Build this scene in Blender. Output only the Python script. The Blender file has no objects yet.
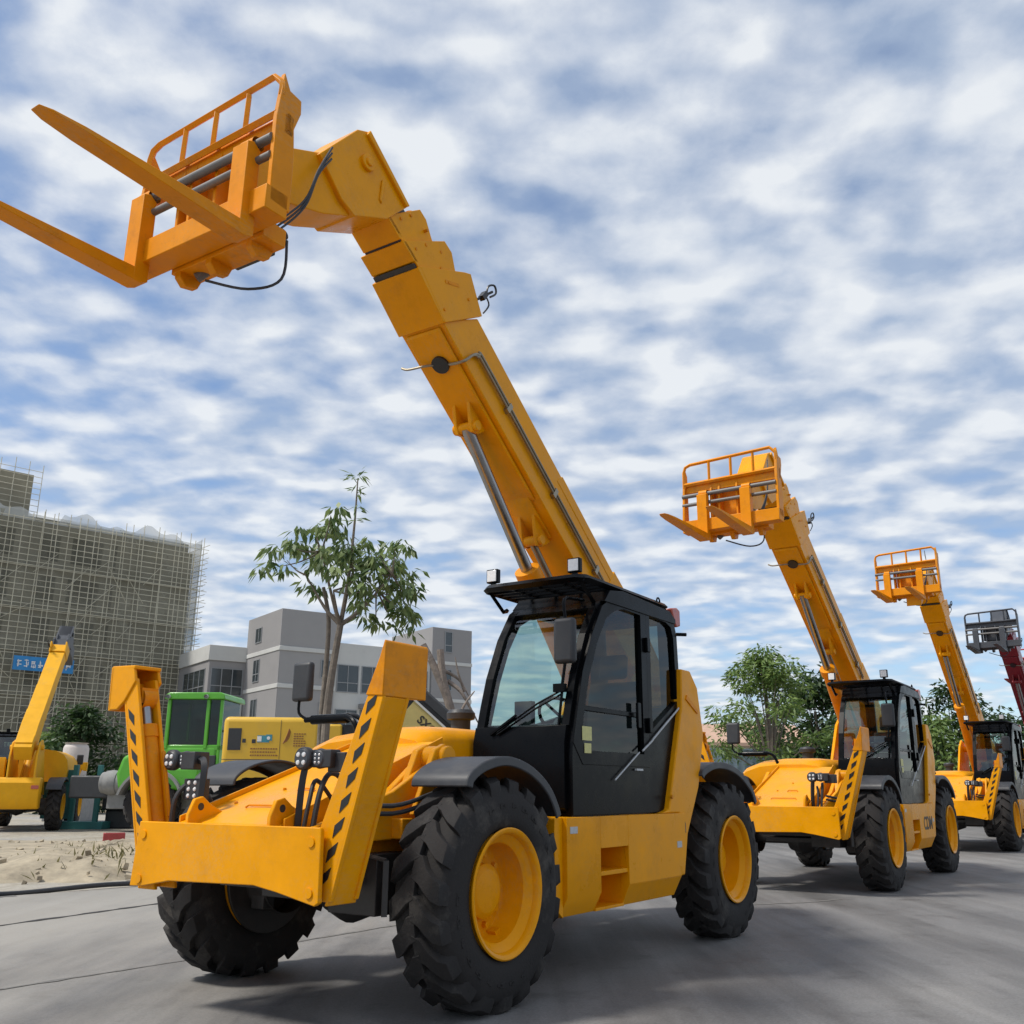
import bpy, bmesh, math, random
from mathutils import Vector, Matrix, Euler
R = math.radians
scene = bpy.context.scene
COL = scene.collection
random.seed(7)

# ------------------------------------------------------------------ materials
def nmat(name):
    m = bpy.data.materials.new(name); m.use_nodes = True
    nt = m.node_tree; b = nt.nodes['Principled BSDF']
    return m, nt, b
def node(nt, t, **k):
    n = nt.nodes.new(t)
    for a, v in k.items():
        if a in n.inputs: n.inputs[a].default_value = v
        else: setattr(n, a, v)
    return n
def ramp(nt, stops):
    r = nt.nodes.new('ShaderNodeValToRGB'); e = r.color_ramp.elements
    while len(e) < len(stops): e.new(0.5)
    for i, (p, c) in enumerate(stops):
        e[i].position = p; e[i].color = (c[0], c[1], c[2], 1) if not isinstance(c, (int, float)) else (c, c, c, 1)
    return r
def surf(name, col, rough=.5, metal=0, spec=.5, var=.12, scale=6, bump=0, bscale=40, coat=0, dirt=None, dscale=2.5, coord='Object', rvar=.12, dust=0):
    """paint / metal / plastic / stone with soft colour and gloss variation and optional wear patches"""
    m, nt, b = nmat(name); L = nt.links.new
    tc = nt.nodes.new('ShaderNodeTexCoord')
    n = node(nt, 'ShaderNodeTexNoise', Scale=scale, Detail=6.0, Roughness=.65); L(tc.outputs[coord], n.inputs['Vector'])
    lo = tuple(c*(1-var) for c in col); hi = tuple(min(1, c*(1+var)) for c in col)
    r = ramp(nt, [(.3, lo), (.7, hi)]); L(n.outputs['Fac'], r.inputs['Fac'])
    out = r.outputs['Color']
    if dirt:
        n2 = node(nt, 'ShaderNodeTexNoise', Scale=dscale, Detail=9.0, Roughness=.72); L(tc.outputs[coord], n2.inputs['Vector'])
        r2 = ramp(nt, [(.53, 0.0), (.74, dirt[1])]); L(n2.outputs['Fac'], r2.inputs['Fac'])
        mx = node(nt, 'ShaderNodeMix', data_type='RGBA'); L(r2.outputs['Color'], mx.inputs['Factor'])
        L(out, mx.inputs['A']); mx.inputs['B'].default_value = (*dirt[0], 1); out = mx.outputs['Result']
    if dust:
        n4 = node(nt, 'ShaderNodeTexNoise', Scale=1.3, Detail=4.0, Roughness=.5); n5 = node(nt, 'ShaderNodeTexNoise', Scale=55.0, Detail=4.0, Roughness=.7)
        mp5 = nt.nodes.new('ShaderNodeMapping'); mp5.inputs['Scale'].default_value = (.35, 1, 1); L(tc.outputs[coord], mp5.inputs[0]); L(tc.outputs[coord], n4.inputs['Vector']); L(mp5.outputs[0], n5.inputs['Vector'])
        mu = node(nt, 'ShaderNodeMath', operation='MULTIPLY'); L(n4.outputs['Fac'], mu.inputs[0]); L(n5.outputs['Fac'], mu.inputs[1])
        r4 = ramp(nt, [(.26, 0.0), (.40, dust)]); L(mu.outputs[0], r4.inputs['Fac'])
        m4 = node(nt, 'ShaderNodeMix', data_type='RGBA'); L(r4.outputs['Color'], m4.inputs['Factor']); L(out, m4.inputs['A']); m4.inputs['B'].default_value = (.42, .33, .20, 1); out = m4.outputs['Result']
    L(out, b.inputs['Base Color'])
    rr = ramp(nt, [(.3, max(0.02, rough-rvar)), (.7, min(1, rough+rvar))]); L(n.outputs['Fac'], rr.inputs['Fac']); L(rr.outputs['Color'], b.inputs['Roughness'])
    b.inputs['Metallic'].default_value = metal; b.inputs['Specular IOR Level'].default_value = spec
    if coat: b.inputs['Coat Weight'].default_value = coat; b.inputs['Coat Roughness'].default_value = .12
    if bump:
        n3 = node(nt, 'ShaderNodeTexNoise', Scale=bscale, Detail=5.0); L(tc.outputs[coord], n3.inputs['Vector'])
        bp = node(nt, 'ShaderNodeBump', Strength=bump, Distance=.02); L(n3.outputs['Fac'], bp.inputs['Height']); L(bp.outputs['Normal'], b.inputs['Normal'])
    return m
def glass(name, tint, gloss=.12):
    m, nt, b = nmat(name); L = nt.links.new; nt.nodes.remove(b)
    o = nt.nodes['Material Output']
    t = node(nt, 'ShaderNodeBsdfTransparent', Color=(*tint, 1)); g = node(nt, 'ShaderNodeBsdfGlossy', Roughness=.03)
    lw = node(nt, 'ShaderNodeLayerWeight', Blend=.5); pw = node(nt, 'ShaderNodeMath', operation='POWER'); pw.inputs[1].default_value = 4.0; L(lw.outputs['Facing'], pw.inputs[0])
    mp = node(nt, 'ShaderNodeMath', operation='MULTIPLY_ADD'); mp.inputs[1].default_value = .6; mp.inputs[2].default_value = gloss*.35
    L(pw.outputs[0], mp.inputs[0]); mx = nt.nodes.new('ShaderNodeMixShader'); L(mp.outputs[0], mx.inputs['Fac']); L(t.outputs[0], mx.inputs[1]); L(g.outputs[0], mx.inputs[2])
    L(mx.outputs[0], o.inputs['Surface'])
    return m
M = {}
YEL = (.80, .325, .001)
M['yellow'] = surf('machine_yellow_paint', YEL, .34, spec=.14, var=.08, scale=3.5, dirt=((.40, .17, .03), .38), dscale=2.2, dust=.16, rvar=.16)
M['yellow_pale'] = surf('sunbleached_yellow_paint', (.76, .38, .012), .5, spec=.2, var=.08, scale=3, dirt=((.4, .3, .12), .4))
M['orange_worn'] = surf('worn_orange_paint', (.74, .26, .003), .42, spec=.14, var=.1, scale=4, dirt=((.30, .12, .03), .6), dscale=3.5, dust=.25, rvar=.16)
M['black'] = surf('black_satin_paint', (.012, .013, .015), .38, var=.25, scale=5)
M['cabblack'] = surf('cab_black_paint', (.003, .0034, .0042), .28, spec=.10, var=.2, scale=4)
M['plastic'] = surf('black_plastic', (.03, .032, .036), .55, var=.2, scale=8, bump=.05)
M['fender'] = surf('grey_black_fender', (.035, .037, .042), .5, var=.2, scale=5, dirt=((.12, .11, .1), .4))
M['rubber'] = surf('tyre_rubber', (.023, .021, .0205), .8, spec=.3, var=.3, scale=9, bump=.15, bscale=60, dirt=((.11, .10, .088), .7), dscale=3.2)
M['steel'] = surf('chrome_rod', (.34, .34, .345), .32, metal=1, var=.1)
M['shaft'] = surf('worn_shaft', (.16, .155, .15), .55, metal=.3, var=.2)
M['pipe'] = surf('zinc_pipe', (.30, .26, .19), .38, metal=.8, var=.15)
M['darksteel'] = surf('dark_greasy_steel', (.045, .042, .04), .5, metal=.3, var=.3, scale=10)
M['glass'] = glass('cab_clear_glass', (.62, .76, .72), .30)
M['glassdark'] = glass('cab_tinted_glass', (.20, .235, .235), .10)
M['glassmid'] = glass('loader_cab_glass', (.34, .42, .40), .12)
M['lens'] = surf('white_lamp_lens', (.75, .75, .75), .15, var=.1, scale=60)
M['redlens'] = surf('red_lamp_lens', (.45, .10, .07), .2, var=.15, scale=20)
M['label'] = surf('pale_yellow_label', (.55, .52, .20), .5, var=.15, scale=40)
M['sticker'] = surf('silver_sticker', (.45, .46, .47), .4, var=.15, scale=50)
M['burgundy'] = surf('burgundy_paint', (.20, .012, .022), .38, var=.1, scale=4, coat=.2)
M['carrgrey'] = surf('dark_grey_paint', (.050, .055, .065), .45, var=.15, scale=4)
M['redpaint'] = surf('red_paint', (.38, .03, .02), .45, var=.1, scale=4)
M['green'] = surf('bright_green_paint', (.085, .36, .02), .36, var=.1, scale=3, coat=.2, dirt=((.2, .3, .08), .35))
M['greydust'] = surf('dusty_grey_metal', (.24, .24, .235), .8, var=.2, scale=6, dirt=((.35, .33, .29), .5))
M['ink'] = surf('black_ink', (.02, .016, .012), .5, var=.1)

# ------------------------------------------------------------------ mesh builder
class MB:
    def __init__(s): s.v = []; s.f = []; s.sm = []
    def add(s, vs, fs, smooth=False):
        o = len(s.v); s.v += [tuple(v) for v in vs]
        for f in fs: s.f.append([o+i for i in f]); s.sm.append(smooth)
        return s
    def box(s, c, d, rot=None):
        x, y, z = (q/2 for q in d); P = [Vector((a, b, e)) for a in (-x, x) for b in (-y, y) for e in (-z, z)]
        if rot: mt = Euler(rot).to_matrix(); P = [mt @ p for p in P]
        c = Vector(c)
        return s.add([p+c for p in P], [(0, 1, 3, 2), (4, 6, 7, 5), (0, 4, 5, 1), (2, 3, 7, 6), (0, 2, 6, 4), (1, 5, 7, 3)])
    def bx(s, x0, x1, y0, y1, z0, z1):
        return s.box(((x0+x1)/2, (y0+y1)/2, (z0+z1)/2), (abs(x1-x0), abs(y1-y0), abs(z1-z0)))
    @staticmethod
    def _p(axis, u, w, t):
        return {'y': (u, t, w), 'x': (t, u, w), 'z': (u, w, t)}[axis]
    def prism(s, poly, axis, a, b):
        n = len(poly); vs = [s._p(axis, u, w, a) for u, w in poly]+[s._p(axis, u, w, b) for u, w in poly]
        fs = [tuple(range(n)), tuple(range(2*n-1, n-1, -1))]+[(i, (i+1) % n, n+(i+1) % n, n+i) for i in range(n)]
        return s.add(vs, fs)
    def ring(s, outer, inner, axis, a, b):
        n = len(outer); vs = []
        for t in (a, b):
            vs += [s._p(axis, u, w, t) for u, w in outer]+[s._p(axis, u, w, t) for u, w in inner]
        fs = []
        for i in range(n):
            j = (i+1) % n
            fs += [(i, j, n+j, n+i), (2*n+i, 3*n+i, 3*n+j, 2*n+j), (i, 2*n+i, 2*n+j, j), (n+i, n+j, 3*n+j, 3*n+i)]
        return s.add(vs, fs)
    def hexa(s, P): return s.add(P, [(0, 1, 2, 3), (7, 6, 5, 4), (0, 4, 5, 1), (1, 5, 6, 2), (2, 6, 7, 3), (3, 7, 4, 0)])
    def tube(s, pts, r, n=10, smooth=True, closed=False):
        pts = [Vector(p) for p in pts]; rr = r if isinstance(r, (list, tuple)) else [r]*len(pts)
        vs = []; k = len(pts); up = None
        for i, p in enumerate(pts):
            a = pts[i-1] if (i > 0 or closed) else p; b = pts[(i+1) % k] if (i < k-1 or closed) else p
            t = (b-a).normalized()
            if up is None:
                up = Vector((0, 0, 1)) if abs(t.z) < .9 else Vector((1, 0, 0))
            u = t.cross(up)
            if u.length < 1e-4: u = t.cross(Vector((.3, 1, .2)))
            u.normalize(); w = u.cross(t); up = w
            vs += [p+(u*math.cos(2*math.pi*j/n)+w*math.sin(2*math.pi*j/n))*rr[i] for j in range(n)]
        fs = []
        for i in range(k if closed else k-1):
            i2 = (i+1) % k
            for j in range(n): fs.append((i*n+j, i*n+(j+1) % n, i2*n+(j+1) % n, i2*n+j))
        s.add(vs, fs, smooth)
        if not closed:
            o = len(s.v)-len(vs)
            s.f.append([o+j for j in range(n)][::-1]); s.sm.append(False)
            s.f.append([o+(k-1)*n+j for j in range(n)]); s.sm.append(False)
        return s
    def bar(s, pts, r): return s.tube(pts, r*1.25, 4, smooth=False)
    def lathe(s, prof, c=(0, 0, 0), axis='y', n=48, closed=False, smooth=True):
        c = Vector(c); vs = []; k = len(prof)
        for r, h in prof:
            for j in range(n):
                a = 2*math.pi*j/n; u, w = r*math.cos(a), r*math.sin(a)
                vs.append(c+Vector({'y': (u, h, w), 'x': (h, u, w), 'z': (u, w, h)}[axis]))
        fs = []
        for i in range(k if closed else k-1):
            i2 = (i+1) % k
            for j in range(n): fs.append((i*n+j, i*n+(j+1) % n, i2*n+(j+1) % n, i2*n+j))
        return s.add(vs, fs, smooth)
    def build(s, name, mat, parent=None, bevel=0, seg=2, loc=None, rot=None, sharp=35, label=None):
        me = bpy.data.meshes.new(name); me.from_pydata(s.v, [], s.f); me.update()
        bm = bmesh.new(); bm.from_mesh(me); bmesh.ops.remove_doubles(bm, verts=bm.verts, dist=1e-5)
        bmesh.ops.recalc_face_normals(bm, faces=bm.faces); bm.to_mesh(me); bm.free()
        if len(me.polygons) == len(s.sm): me.polygons.foreach_set('use_smooth', s.sm)
        else: me.polygons.foreach_set('use_smooth', [True]*len(me.polygons))
        try: me.set_sharp_from_angle(angle=R(sharp))
        except Exception: pass
        ob = bpy.data.objects.new(name, me); COL.objects.link(ob)
        for m_ in (mat if isinstance(mat, (list, tuple)) else [mat]): me.materials.append(m_)
        if parent: ob.parent = parent
        if loc: ob.location = loc
        if rot: ob.rotation_euler = rot
        if bevel:
            md = ob.modifiers.new('bevel', 'BEVEL'); md.width = bevel; md.segments = seg; md.limit_method = 'ANGLE'; md.angle_limit = R(38); md.use_clamp_overlap = True
        if label: ob['label'] = label
        return ob
def arc(cx, cz, r, a0, a1, n):
    return [(cx+r*math.cos(R(a0+(a1-a0)*i/n)), cz+r*math.sin(R(a0+(a1-a0)*i/n))) for i in range(n+1)]
def smooth_path(pts, n=6):
    P = [Vector(p) for p in pts]; out = []
    for i in range(len(P)-1):
        p0 = P[max(i-1, 0)]; p1 = P[i]; p2 = P[i+1]; p3 = P[min(i+2, len(P)-1)]
        for k in range(n):
            t = k/n
            out.append(.5*((2*p1)+(-p0+p2)*t+(2*p0-5*p1+4*p2-p3)*t*t+(-p0+3*p1-3*p2+p3)*t**3))
    out.append(P[-1]); return out
def empty(name, loc=(0, 0, 0), rz=0):
    o = bpy.data.objects.new(name, None); COL.objects.link(o); o.location = loc; o.rotation_euler = (0, 0, rz); o.empty_display_size = .3
    return o
def tag(o, label=None, cat=None, group=None, kind=None):
    if label: o['label'] = label
    if cat: o['category'] = cat
    if group: o['group'] = group
    if kind: o['kind'] = kind
    return o
def text_mesh(txt, size, name, mat, parent, loc, rot, depth=.004):
    c = bpy.data.curves.new('txt', 'FONT'); c.body = txt; c.size = size; c.extrude = depth; c.offset = size*.02; c.align_x = 'CENTER'; c.align_y = 'CENTER'
    t = bpy.data.objects.new('txt', c); COL.objects.link(t); dg = bpy.context.evaluated_depsgraph_get(); dg.update()
    me = bpy.data.meshes.new_from_object(t.evaluated_get(dg)); bpy.data.objects.remove(t)
    o = bpy.data.objects.new(name, me); COL.objects.link(o); me.materials.clear(); me.materials.append(mat); o.parent = parent; o.location = loc; o.rotation_euler = rot
    return o

def parts(mb, name, mat, parent, flag=None, **k):
    """one object for each separate piece collected in mb"""
    n = len(mb.v); up = list(range(n))
    def find(a):
        while up[a] != a: up[a] = up[up[a]]; a = up[a]
        return a
    for f in mb.f:
        for q in f[1:]: up[find(q)] = find(f[0])
    grp = {}
    for i, f in enumerate(mb.f): grp.setdefault(find(f[0]), []).append(i)
    res = []
    for ids in grp.values():
        use = sorted({v for i in ids for v in mb.f[i]}); mp = {v: j for j, v in enumerate(use)}; s = MB()
        s.v = [mb.v[v] for v in use]; s.f = [[mp[v] for v in mb.f[i]] for i in ids]; s.sm = [mb.sm[i] for i in ids]
        o = s.build(name, mat, parent, **k)
        if flag: o[flag] = 1
        res.append(o)
    return res
# ------------------------------------------------------------------ wheel
RT = .675
def wheel_meshes():
    t = MB()
    prof = [(.362, .165), (.385, .190), (.44, .202), (.52, .200), (.575, .190), (.608, .172), (.624, .145), (.630, .08), (.630, 0)]
    prof = prof+[(r, -h) for r, h in prof[-2::-1]]
    t.lathe(prof, n=72)
    N = 19
    for side in (1, -1):
        for k in range(N):
            a0 = 2*math.pi*(k+(.5 if side < 0 else 0))/N
            secs = []                                   # lug runs from shoulder to past the centre line, swept backwards
            for i, (y, da, w) in enumerate([(.190, .0, .052), (.178, .02, .058), (.135, .06, .060), (.085, .13, .062), (.04, .225, .074), (-.015, .265, .070)]):
                top = RT if y < .16 else (.655 if y < .185 else .612)
                base = .62 if y < .17 else (.59 if y < .185 else .56)
                secs.append((side*y, a0+da*.9, w, top, base))
            vs = []
            for y, a, w, top, base in secs:
                for rr, ww in ((base, w*1.25), (top, w)):
                    for sg in (-1, 1):
                        aa = a+sg*ww/RT; vs.append((rr*math.cos(aa), y, rr*math.sin(aa)))
            fs = []
            for i in range(len(secs)-1):
                o = i*4; q = o+4
                fs += [(o+2, o+3, q+3, q+2), (o, o+2, q+2, q), (o+1, q+1, q+3, o+3)]
            fs += [(0, 1, 3, 2), (len(vs)-4, len(vs)-2, len(vs)-1, len(vs)-3)]
            t.add(vs, fs)
    for k in range(26):           # moulded sidewall lettering blocks
        if k % 13 > 8: continue
        for sd_ in (1, -1):
            a = 2*math.pi*k/26
            for q_ in range(2):
                aa = a+q_*.045; t.box((.505*math.cos(aa), sd_*.2015, .505*math.sin(aa)), (.018 if q_ else .03, .004, .05 if k % 3 else .03), (0, -aa, 0))
    r = MB()
    r.lathe([(.352, -.19), (.372, -.196), (.372, -.18), (.352, .17), (.372, .196), (.376, .206), (.368, .213), (.352, .210), (.340, .196), (.334, .165), (.300, .14), (.285, .125), (.278, -.01), (.262, -.03), (.15, -.035)], n=56)
    r.lathe([(.165, -.035), (.16, .035), (.13, .055), (.118, .058), (0.001, .058)], n=40)
    for k in range(10):
        a = 2*math.pi*k/10; r.lathe([(.020, -.035), (.020, -.005), (.001, -.003)], c=(.215*math.cos(a), 0, .215*math.sin(a)), n=6, smooth=False)
    r.box((.27, -.0, -.03), (.02, .08, .05)); r.lathe([(.2, -.19), (.36, -.18)], n=32)
    return t, r
_t, _r = wheel_meshes()
def make_wheel(parent, x, y, sgn, proto=[None]):
    rot = (0, random.uniform(0, 6), 0 if sgn > 0 else math.pi)
    if proto[0] is None:
        w = _r.build('wheel', M['yellow'], parent, sharp=40); ty = _t.build('tyre', M['rubber'], w, sharp=40, bevel=.006, seg=1); proto[0] = (w, ty)
    else:
        w0, t0 = proto[0]; w = w0.copy(); COL.objects.link(w); w.parent = parent; t = t0.copy(); COL.objects.link(t); t.parent = w
    w.location = (x, y, RT); w.rotation_euler = rot
    return w

# ------------------------------------------------------------------ telehandler (x forward, y left, z up, origin on the ground under the rear axle)
WB = 3.71; YW = 1.038
BO = (-.6, 0, 2.349)             # boom pivot
BA = .6494                       # boom angle of the nearest machine
YN, YF = .088, -.375             # boom side planes
YC = (YN+YF)/2
CP = (5.08, YC, 5.25)            # carriage pivot
CYL0 = (-.42, YC, 1.28)          # lift cylinder foot
BOOM_PARTS = set(); CARR_PARTS = set(); CYL_PARTS = set()
def pb(mb, name, mat, root, **k):
    o = mb.build(name, mat, root, loc=BO, rot=(0, -BA, 0), **k); o['_b'] = 1; return o
def pbs(mb, name, mat, root, **k):
    for o in parts(mb, name, mat, root, flag='_b', loc=BO, rot=(0, -BA, 0), **k): pass
def pcs(mb, name, mat, root, **k):
    for o in parts(mb, name, mat, root, flag='_c', loc=CP, **k): pass
def pc(mb, name, mat, root, **k):
    o = mb.build(name, mat, root, loc=CP, **k); o['_c'] = 1; return o
def boomxz(s, n, a=BA): return (BO[0]+s*math.cos(a)-n*math.sin(a), BO[2]+s*math.sin(a)+n*math.cos(a))

def make_handler():
    Y = M['yellow']; K = M['black']
    root = empty('telehandler')
    # ---- wheels, axles
    for x in (WB, 0):
        for sg in (1, -1): make_wheel(root, x, sg*YW, sg)
        a = MB(); a.tube([(x, -.85, RT), (x, .85, RT)], .12, 16); a.lathe([(.02, -.2), (.2, -.17), (.26, 0), (.2, .17), (.02, .2)], (x, 0, RT), 'y', 24)
        for sg in (1, -1): a.lathe([(.24, .0), (.24, sg*.2), (.1, sg*.22)], (x, sg*.62, RT), 'y', 24); a.box((x+.16, sg*.7, RT-.02), (.1, .12, .36)); a.lathe([(.001, sg*.80), (.385, sg*.80), (.385, sg*.825), (.001, sg*.825)], (x, 0, RT), 'y', 32)
        a.build('axle', M['darksteel'], root, bevel=.004)
    # ---- chassis
    c = MB()
    c.prism([(-1.0, .62), (-1.0, 1.15), (-.3, 1.3), (1.0, 1.05), (3.0, .98), (3.35, 1.02), (4.3, 1.0), (4.3, .86), (3.0, .62)], 'y', -.42, .52)
    for y in (.17, -.55):         # boom pivot plates
        c.prism([(-1.05, 1.1), (-1.05, 2.1), (-.85, 2.48), (-.45, 2.58), (-.15, 2.4), (.5, 1.5), (.9, 1.0)], 'y', y, y+.05)
    c.tube([(BO[0], -.62, BO[2]), (BO[0], .30, BO[2])], .075, 20)
    for y in (-.03, -.3): c.prism([(-.9, 1.1), (-.55, 1.42), (-.3, 1.4), (.1, 1.1)], 'y', y, y+.04)
    c.build('chassis', Y, root, bevel=.008)
    u = MB(); u.bx(-.9, 4.2, -.36, .46, .60, .66); u.bx(.9, 2.9, -.1, .9, .48, .96); u.tube([(.3, .1, .72), (3.4, .1, .72)], .06, 12); u.tube([(.5, -.4, .68), (3.3, -.5, .8)], .03, 8); u.tube([(.5, .3, .6), (3.2, .4, .7), (4.1, .5, .8)], .025, 8)
    u.bx(3.95, 4.25, .28, .66, .55, .9); u.bx(3.9, 4.6, -.3, .5, .7, .92); u.build('underbody', M['darksteel'], root, bevel=.006)
    # rear counterweight
    c = MB(); c.prism([(-1.10, .75), (-1.16, .95), (-1.16, 1.35), (-1.05, 1.5), (-.7, 1.5), (-.7, .62), (-1.0, .62)], 'y', -.72, .72); c.build('counterweight', Y, root, bevel=.04, seg=3)
    c = MB()
    for y in (-.6, .6): c.bx(-1.19, -1.155, y-.1, y+.1, 1.18, 1.28)
    parts(c, 'tail_light', M['redlens'], root, bevel=.006)
    # ---- left side body with steps
    s = MB()
    def side_shell(x0, x1, z0, z1, y0, y1): s.bx(x0, x1, y0, y1, z0, z1)
    yo, yi = 1.20, .62
    pro = lambda z0c: [(yi, z0c), (yo-.07, z0c), (yo, z0c+.13), (yo, 1.09), (yi, 1.09)]
    s.prism(pro(.45), 'x', 2.468, 2.94)                       # ahead of the steps
    s.prism([(1.10, .45), (2.035, .45), (2.035, 1.09), (1.04, 1.09), (.98, .9)], 'y', yi, yo-.075)
    s.prism([(1.10, .60), (2.035, .60), (2.035, 1.09), (1.0, 1.09), (.99, .9)], 'y', yo-.075, yo)
    s.hexa([(1.10, yo-.075, .45), (2.035, yo-.075, .45), (2.035, yo-.075, .60), (1.10, yo-.075, .60), (1.12, yo-.07, .452), (2.035, yo-.07, .452), (2.035, yo-.001, .60), (1.10, yo-.001, .60)])
    s.bx(2.035, 2.468, yi, yo-.26, .45, 1.088)                # back of the step well
    s.bx(2.036, 2.467, yo-.27, yo, .872, 1.09)                # lintel
    s.bx(2.036, 2.467, yo-.27, yo-.01, .685, .715)            # tread
    s.bx(2.036, 2.467, yo-.27, yo-.05, .45, .47)
    s.prism([(2.94, .45), (3.045, .52), (3.045, 1.09), (2.94, 1.09)], 'y', .85, yo-.035)
    s.build('side_tank', Y, root, bevel=.012)
    s = MB(); s.tube([(2.95, 1.0, 1.09), (3.02, 1.0, 1.12)], .05, 12); s.lathe([(.06, 0), (.06, .07), (.03, .085), (.001, .085)], (2.98, .98, 1.09), 'z', 20); s.build('filler_cap', Y, root)
    st = MB(); st.bx(2.80, 2.90, yo, yo+.003, .985, 1.03); st.bx(1.08, 1.17, yo, yo+.003, .82, .87); parts(st, 'sticker', M['sticker'], root)
    # panel rising behind the cab
    p = MB(); p.prism([(1.42, 1.092), (1.28, 1.12), (.95, 1.97), (.93, 2.30), (.74, 2.30), (.59, 2.16), (.50, 1.75), (.66, 1.3), (.93, .92), (1.02, .6), (1.09, .6), (1.09, 1.092)], 'y', 1.085, 1.195)
    p.prism([(.80, 1.0), (.80, 2.0), (.6, 2.1), (.55, 1.75), (.72, 1.3)], 'y', .6, 1.085)
    p.build('side_panel', Y, root, bevel=.012)
    p = MB(); p.prism([(.98, .93), (1.02, .97), (1.06, .97), (1.06, 1.06), (1.02, 1.06), (.98, 1.0)], 'y', 1.1955, 1.199); p.build('grip_slot', K, root)
    d = MB(); d.prism([(.62, 1.96), (.85, 2.08), (.87, 2.04), (.63, 1.93)], 'y', 1.195, 1.205); d.tube([(1.26, 1.2, 1.22), (1.26, 1.22, 1.22)], .016, 8); parts(d, 'latch', M['orange_worn'], root)
    # ---- engine hood on the right and across the front
    h = MB(); sec = [(-1.12, 1.02), (-1.14, 1.35), (-1.10, 1.50), (-.98, 1.62), (-.75, 1.70), (-.4, 1.735), (.0, 1.735), (.20, 1.70), (.26, 1.62), (.27, 1.02)]
    xs = [(.75, 1, 0), (2.75, 1, 0), (3.02, .985, -.005), (3.20, .955, -.03), (3.30, .92, -.08)]
    vs = []; n = len(sec)
    for x, k, dz in xs: vs += [(x, -.43+(y+.43)*k, (z+dz*(z-1.02)/.7*1.2)) for y, z in sec]
    fs = [tuple(range(n))[::-1], tuple((len(xs)-1)*n+i for i in range(n))]
    for i in range(len(xs)-1):
        for j in range(n): fs.append((i*n+j, i*n+(j+1) % n, (i+1)*n+(j+1) % n, (i+1)*n+j))
    h.add(vs, fs, True); h.build('engine_hood', Y, root, sharp=50)
    g = MB()
    for i in range(9): g.box((1.2+i*.13, -1.14, 1.28), (.05, .02, .2))
    g.build('hood_grille', K, root)
    e = MB(); e.lathe([(.001, 1.70), (.085, 1.70), (.085, 1.84), (.12, 1.85), (.125, 1.90), (.10, 1.93), (.001, 1.94)], (2.05, -.38, 0), 'z', 24); e.build('air_intake', M['plastic'], root)
    # ---- sloping front deck
    f = MB()
    A0, A1 = (4.86, 1.075), (3.27, 1.60)
    f.hexa([(A0[0], -.40, A0[1]), (A0[0], .47, A0[1]), (A1[0], .36, A1[1]), (A1[0], -.44, A1[1]), (A0[0], -.40, A0[1]-.025), (A0[0], .47, A0[1]-.025), (A1[0], .36, A1[1]-.025), (A1[0], -.44, A1[1]-.025)])
    for ya, yb in ((-.415, -.44), (.485, .36)):
        f.hexa([(A0[0], ya, A0[1]+.035), (A0[0], ya+.015, A0[1]+.035), (A1[0], yb+.015, A1[1]+.03), (A1[0], yb, A1[1]+.03), (A0[0], ya, .86), (A0[0], ya+.015, .86), (A1[0], yb+.015, 1.0), (A1[0], yb, 1.0)])
    f.build('front_deck', Y, root, bevel=.004)
    d = MB()
    dk = lambda t: (A0[0]+(A1[0]-A0[0])*t, A0[1]+(A1[1]-A0[1])*t)
    for t, y0, y1 in ((.34, .03, .17), (.15, -.1, .24)):
        x, z = dk(t); d.tube([(x, y0, z+.006), (x-.02, y0+.01, z+.02), (x-.02, y1-.01, z+.02), (x, y1, z+.006)], .006, 6)
    for t, y in ((.36, -.12), (.55, .0), (.7, .15), (.2, -.28)): x, z = dk(t); d.lathe([(.012, 0), (.012, .012), (.001, .014)], (x, y, z), 'z', 10)
    parts(d, 'deck_fitting', M['orange_worn'], root)
    f = MB()                      # inner side frame of the front end, with pivot bosses
    f.prism([(3.3, 1.0), (3.42, 1.52), (3.62, 1.55), (4.05, 1.25), (4.86, .98), (4.86, .80), (4.5, .78), (4.25, .98)], 'y', .50, .55)
    f.prism([(3.3, 1.0), (3.42, 1.50), (3.62, 1.53), (4.05, 1.25), (4.86, .98), (4.86, .80), (4.5, .78), (4.25, .98)], 'y', -.50, -.45)
    f.prism([(3.3, .99), (3.36, 1.46), (3.62, 1.50), (4.1, 1.26), (4.86, 1.04), (4.86, .84), (4.35, .97)], 'y', .60, .64)
    f.prism([(3.55, 1.10), (3.62, 1.50), (3.72, 1.56), (3.82, 1.52), (4.02, 1.12)], 'y', .55, .60)
    f.prism([(3.55, 1.10), (3.62, 1.50), (3.72, 1.56), (3.82, 1.52), (4.02, 1.12)], 'y', .70, .74)
    f.tube([(3.72, .54, 1.47), (3.72, .78, 1.47)], .075, 20); f.tube([(3.72, .62, 1.47), (3.76, .65, 1.0)], .05, 14)
    f.bx(3.5, 4.1, .55, .72, .98, 1.10)
    f.build('front_frame', Y, root, bevel=.008)
    hs = MB()
    for dz in (0, .045): hs.tube(smooth_path([(4.55, .62, 1.16+dz), (4.2, .72, 1.13+dz), (3.95, .82, 1.2+dz), (3.72, .86, 1.28+dz)], 5), .014, 8)
    hs.tube(smooth_path([(4.75, .60, 1.0), (4.72, .62, 1.25), (4.62, .60, 1.36), (4.45, .55, 1.3), (4.4, .5, 1.1)], 5), .016, 8)
    hs.tube(smooth_path([(4.75, -.62, .98), (4.76, -.60, 1.2), (4.68, -.56, 1.3), (4.55, -.52, 1.2), (4.45, -.5, 1.0)], 5), .016, 8)
    hs.tube(smooth_path([(4.78, .56, 1.0), (4.76, .58, 1.2), (4.68, .55, 1.32), (4.5, .52, 1.2)], 5), .013, 8)
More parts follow.
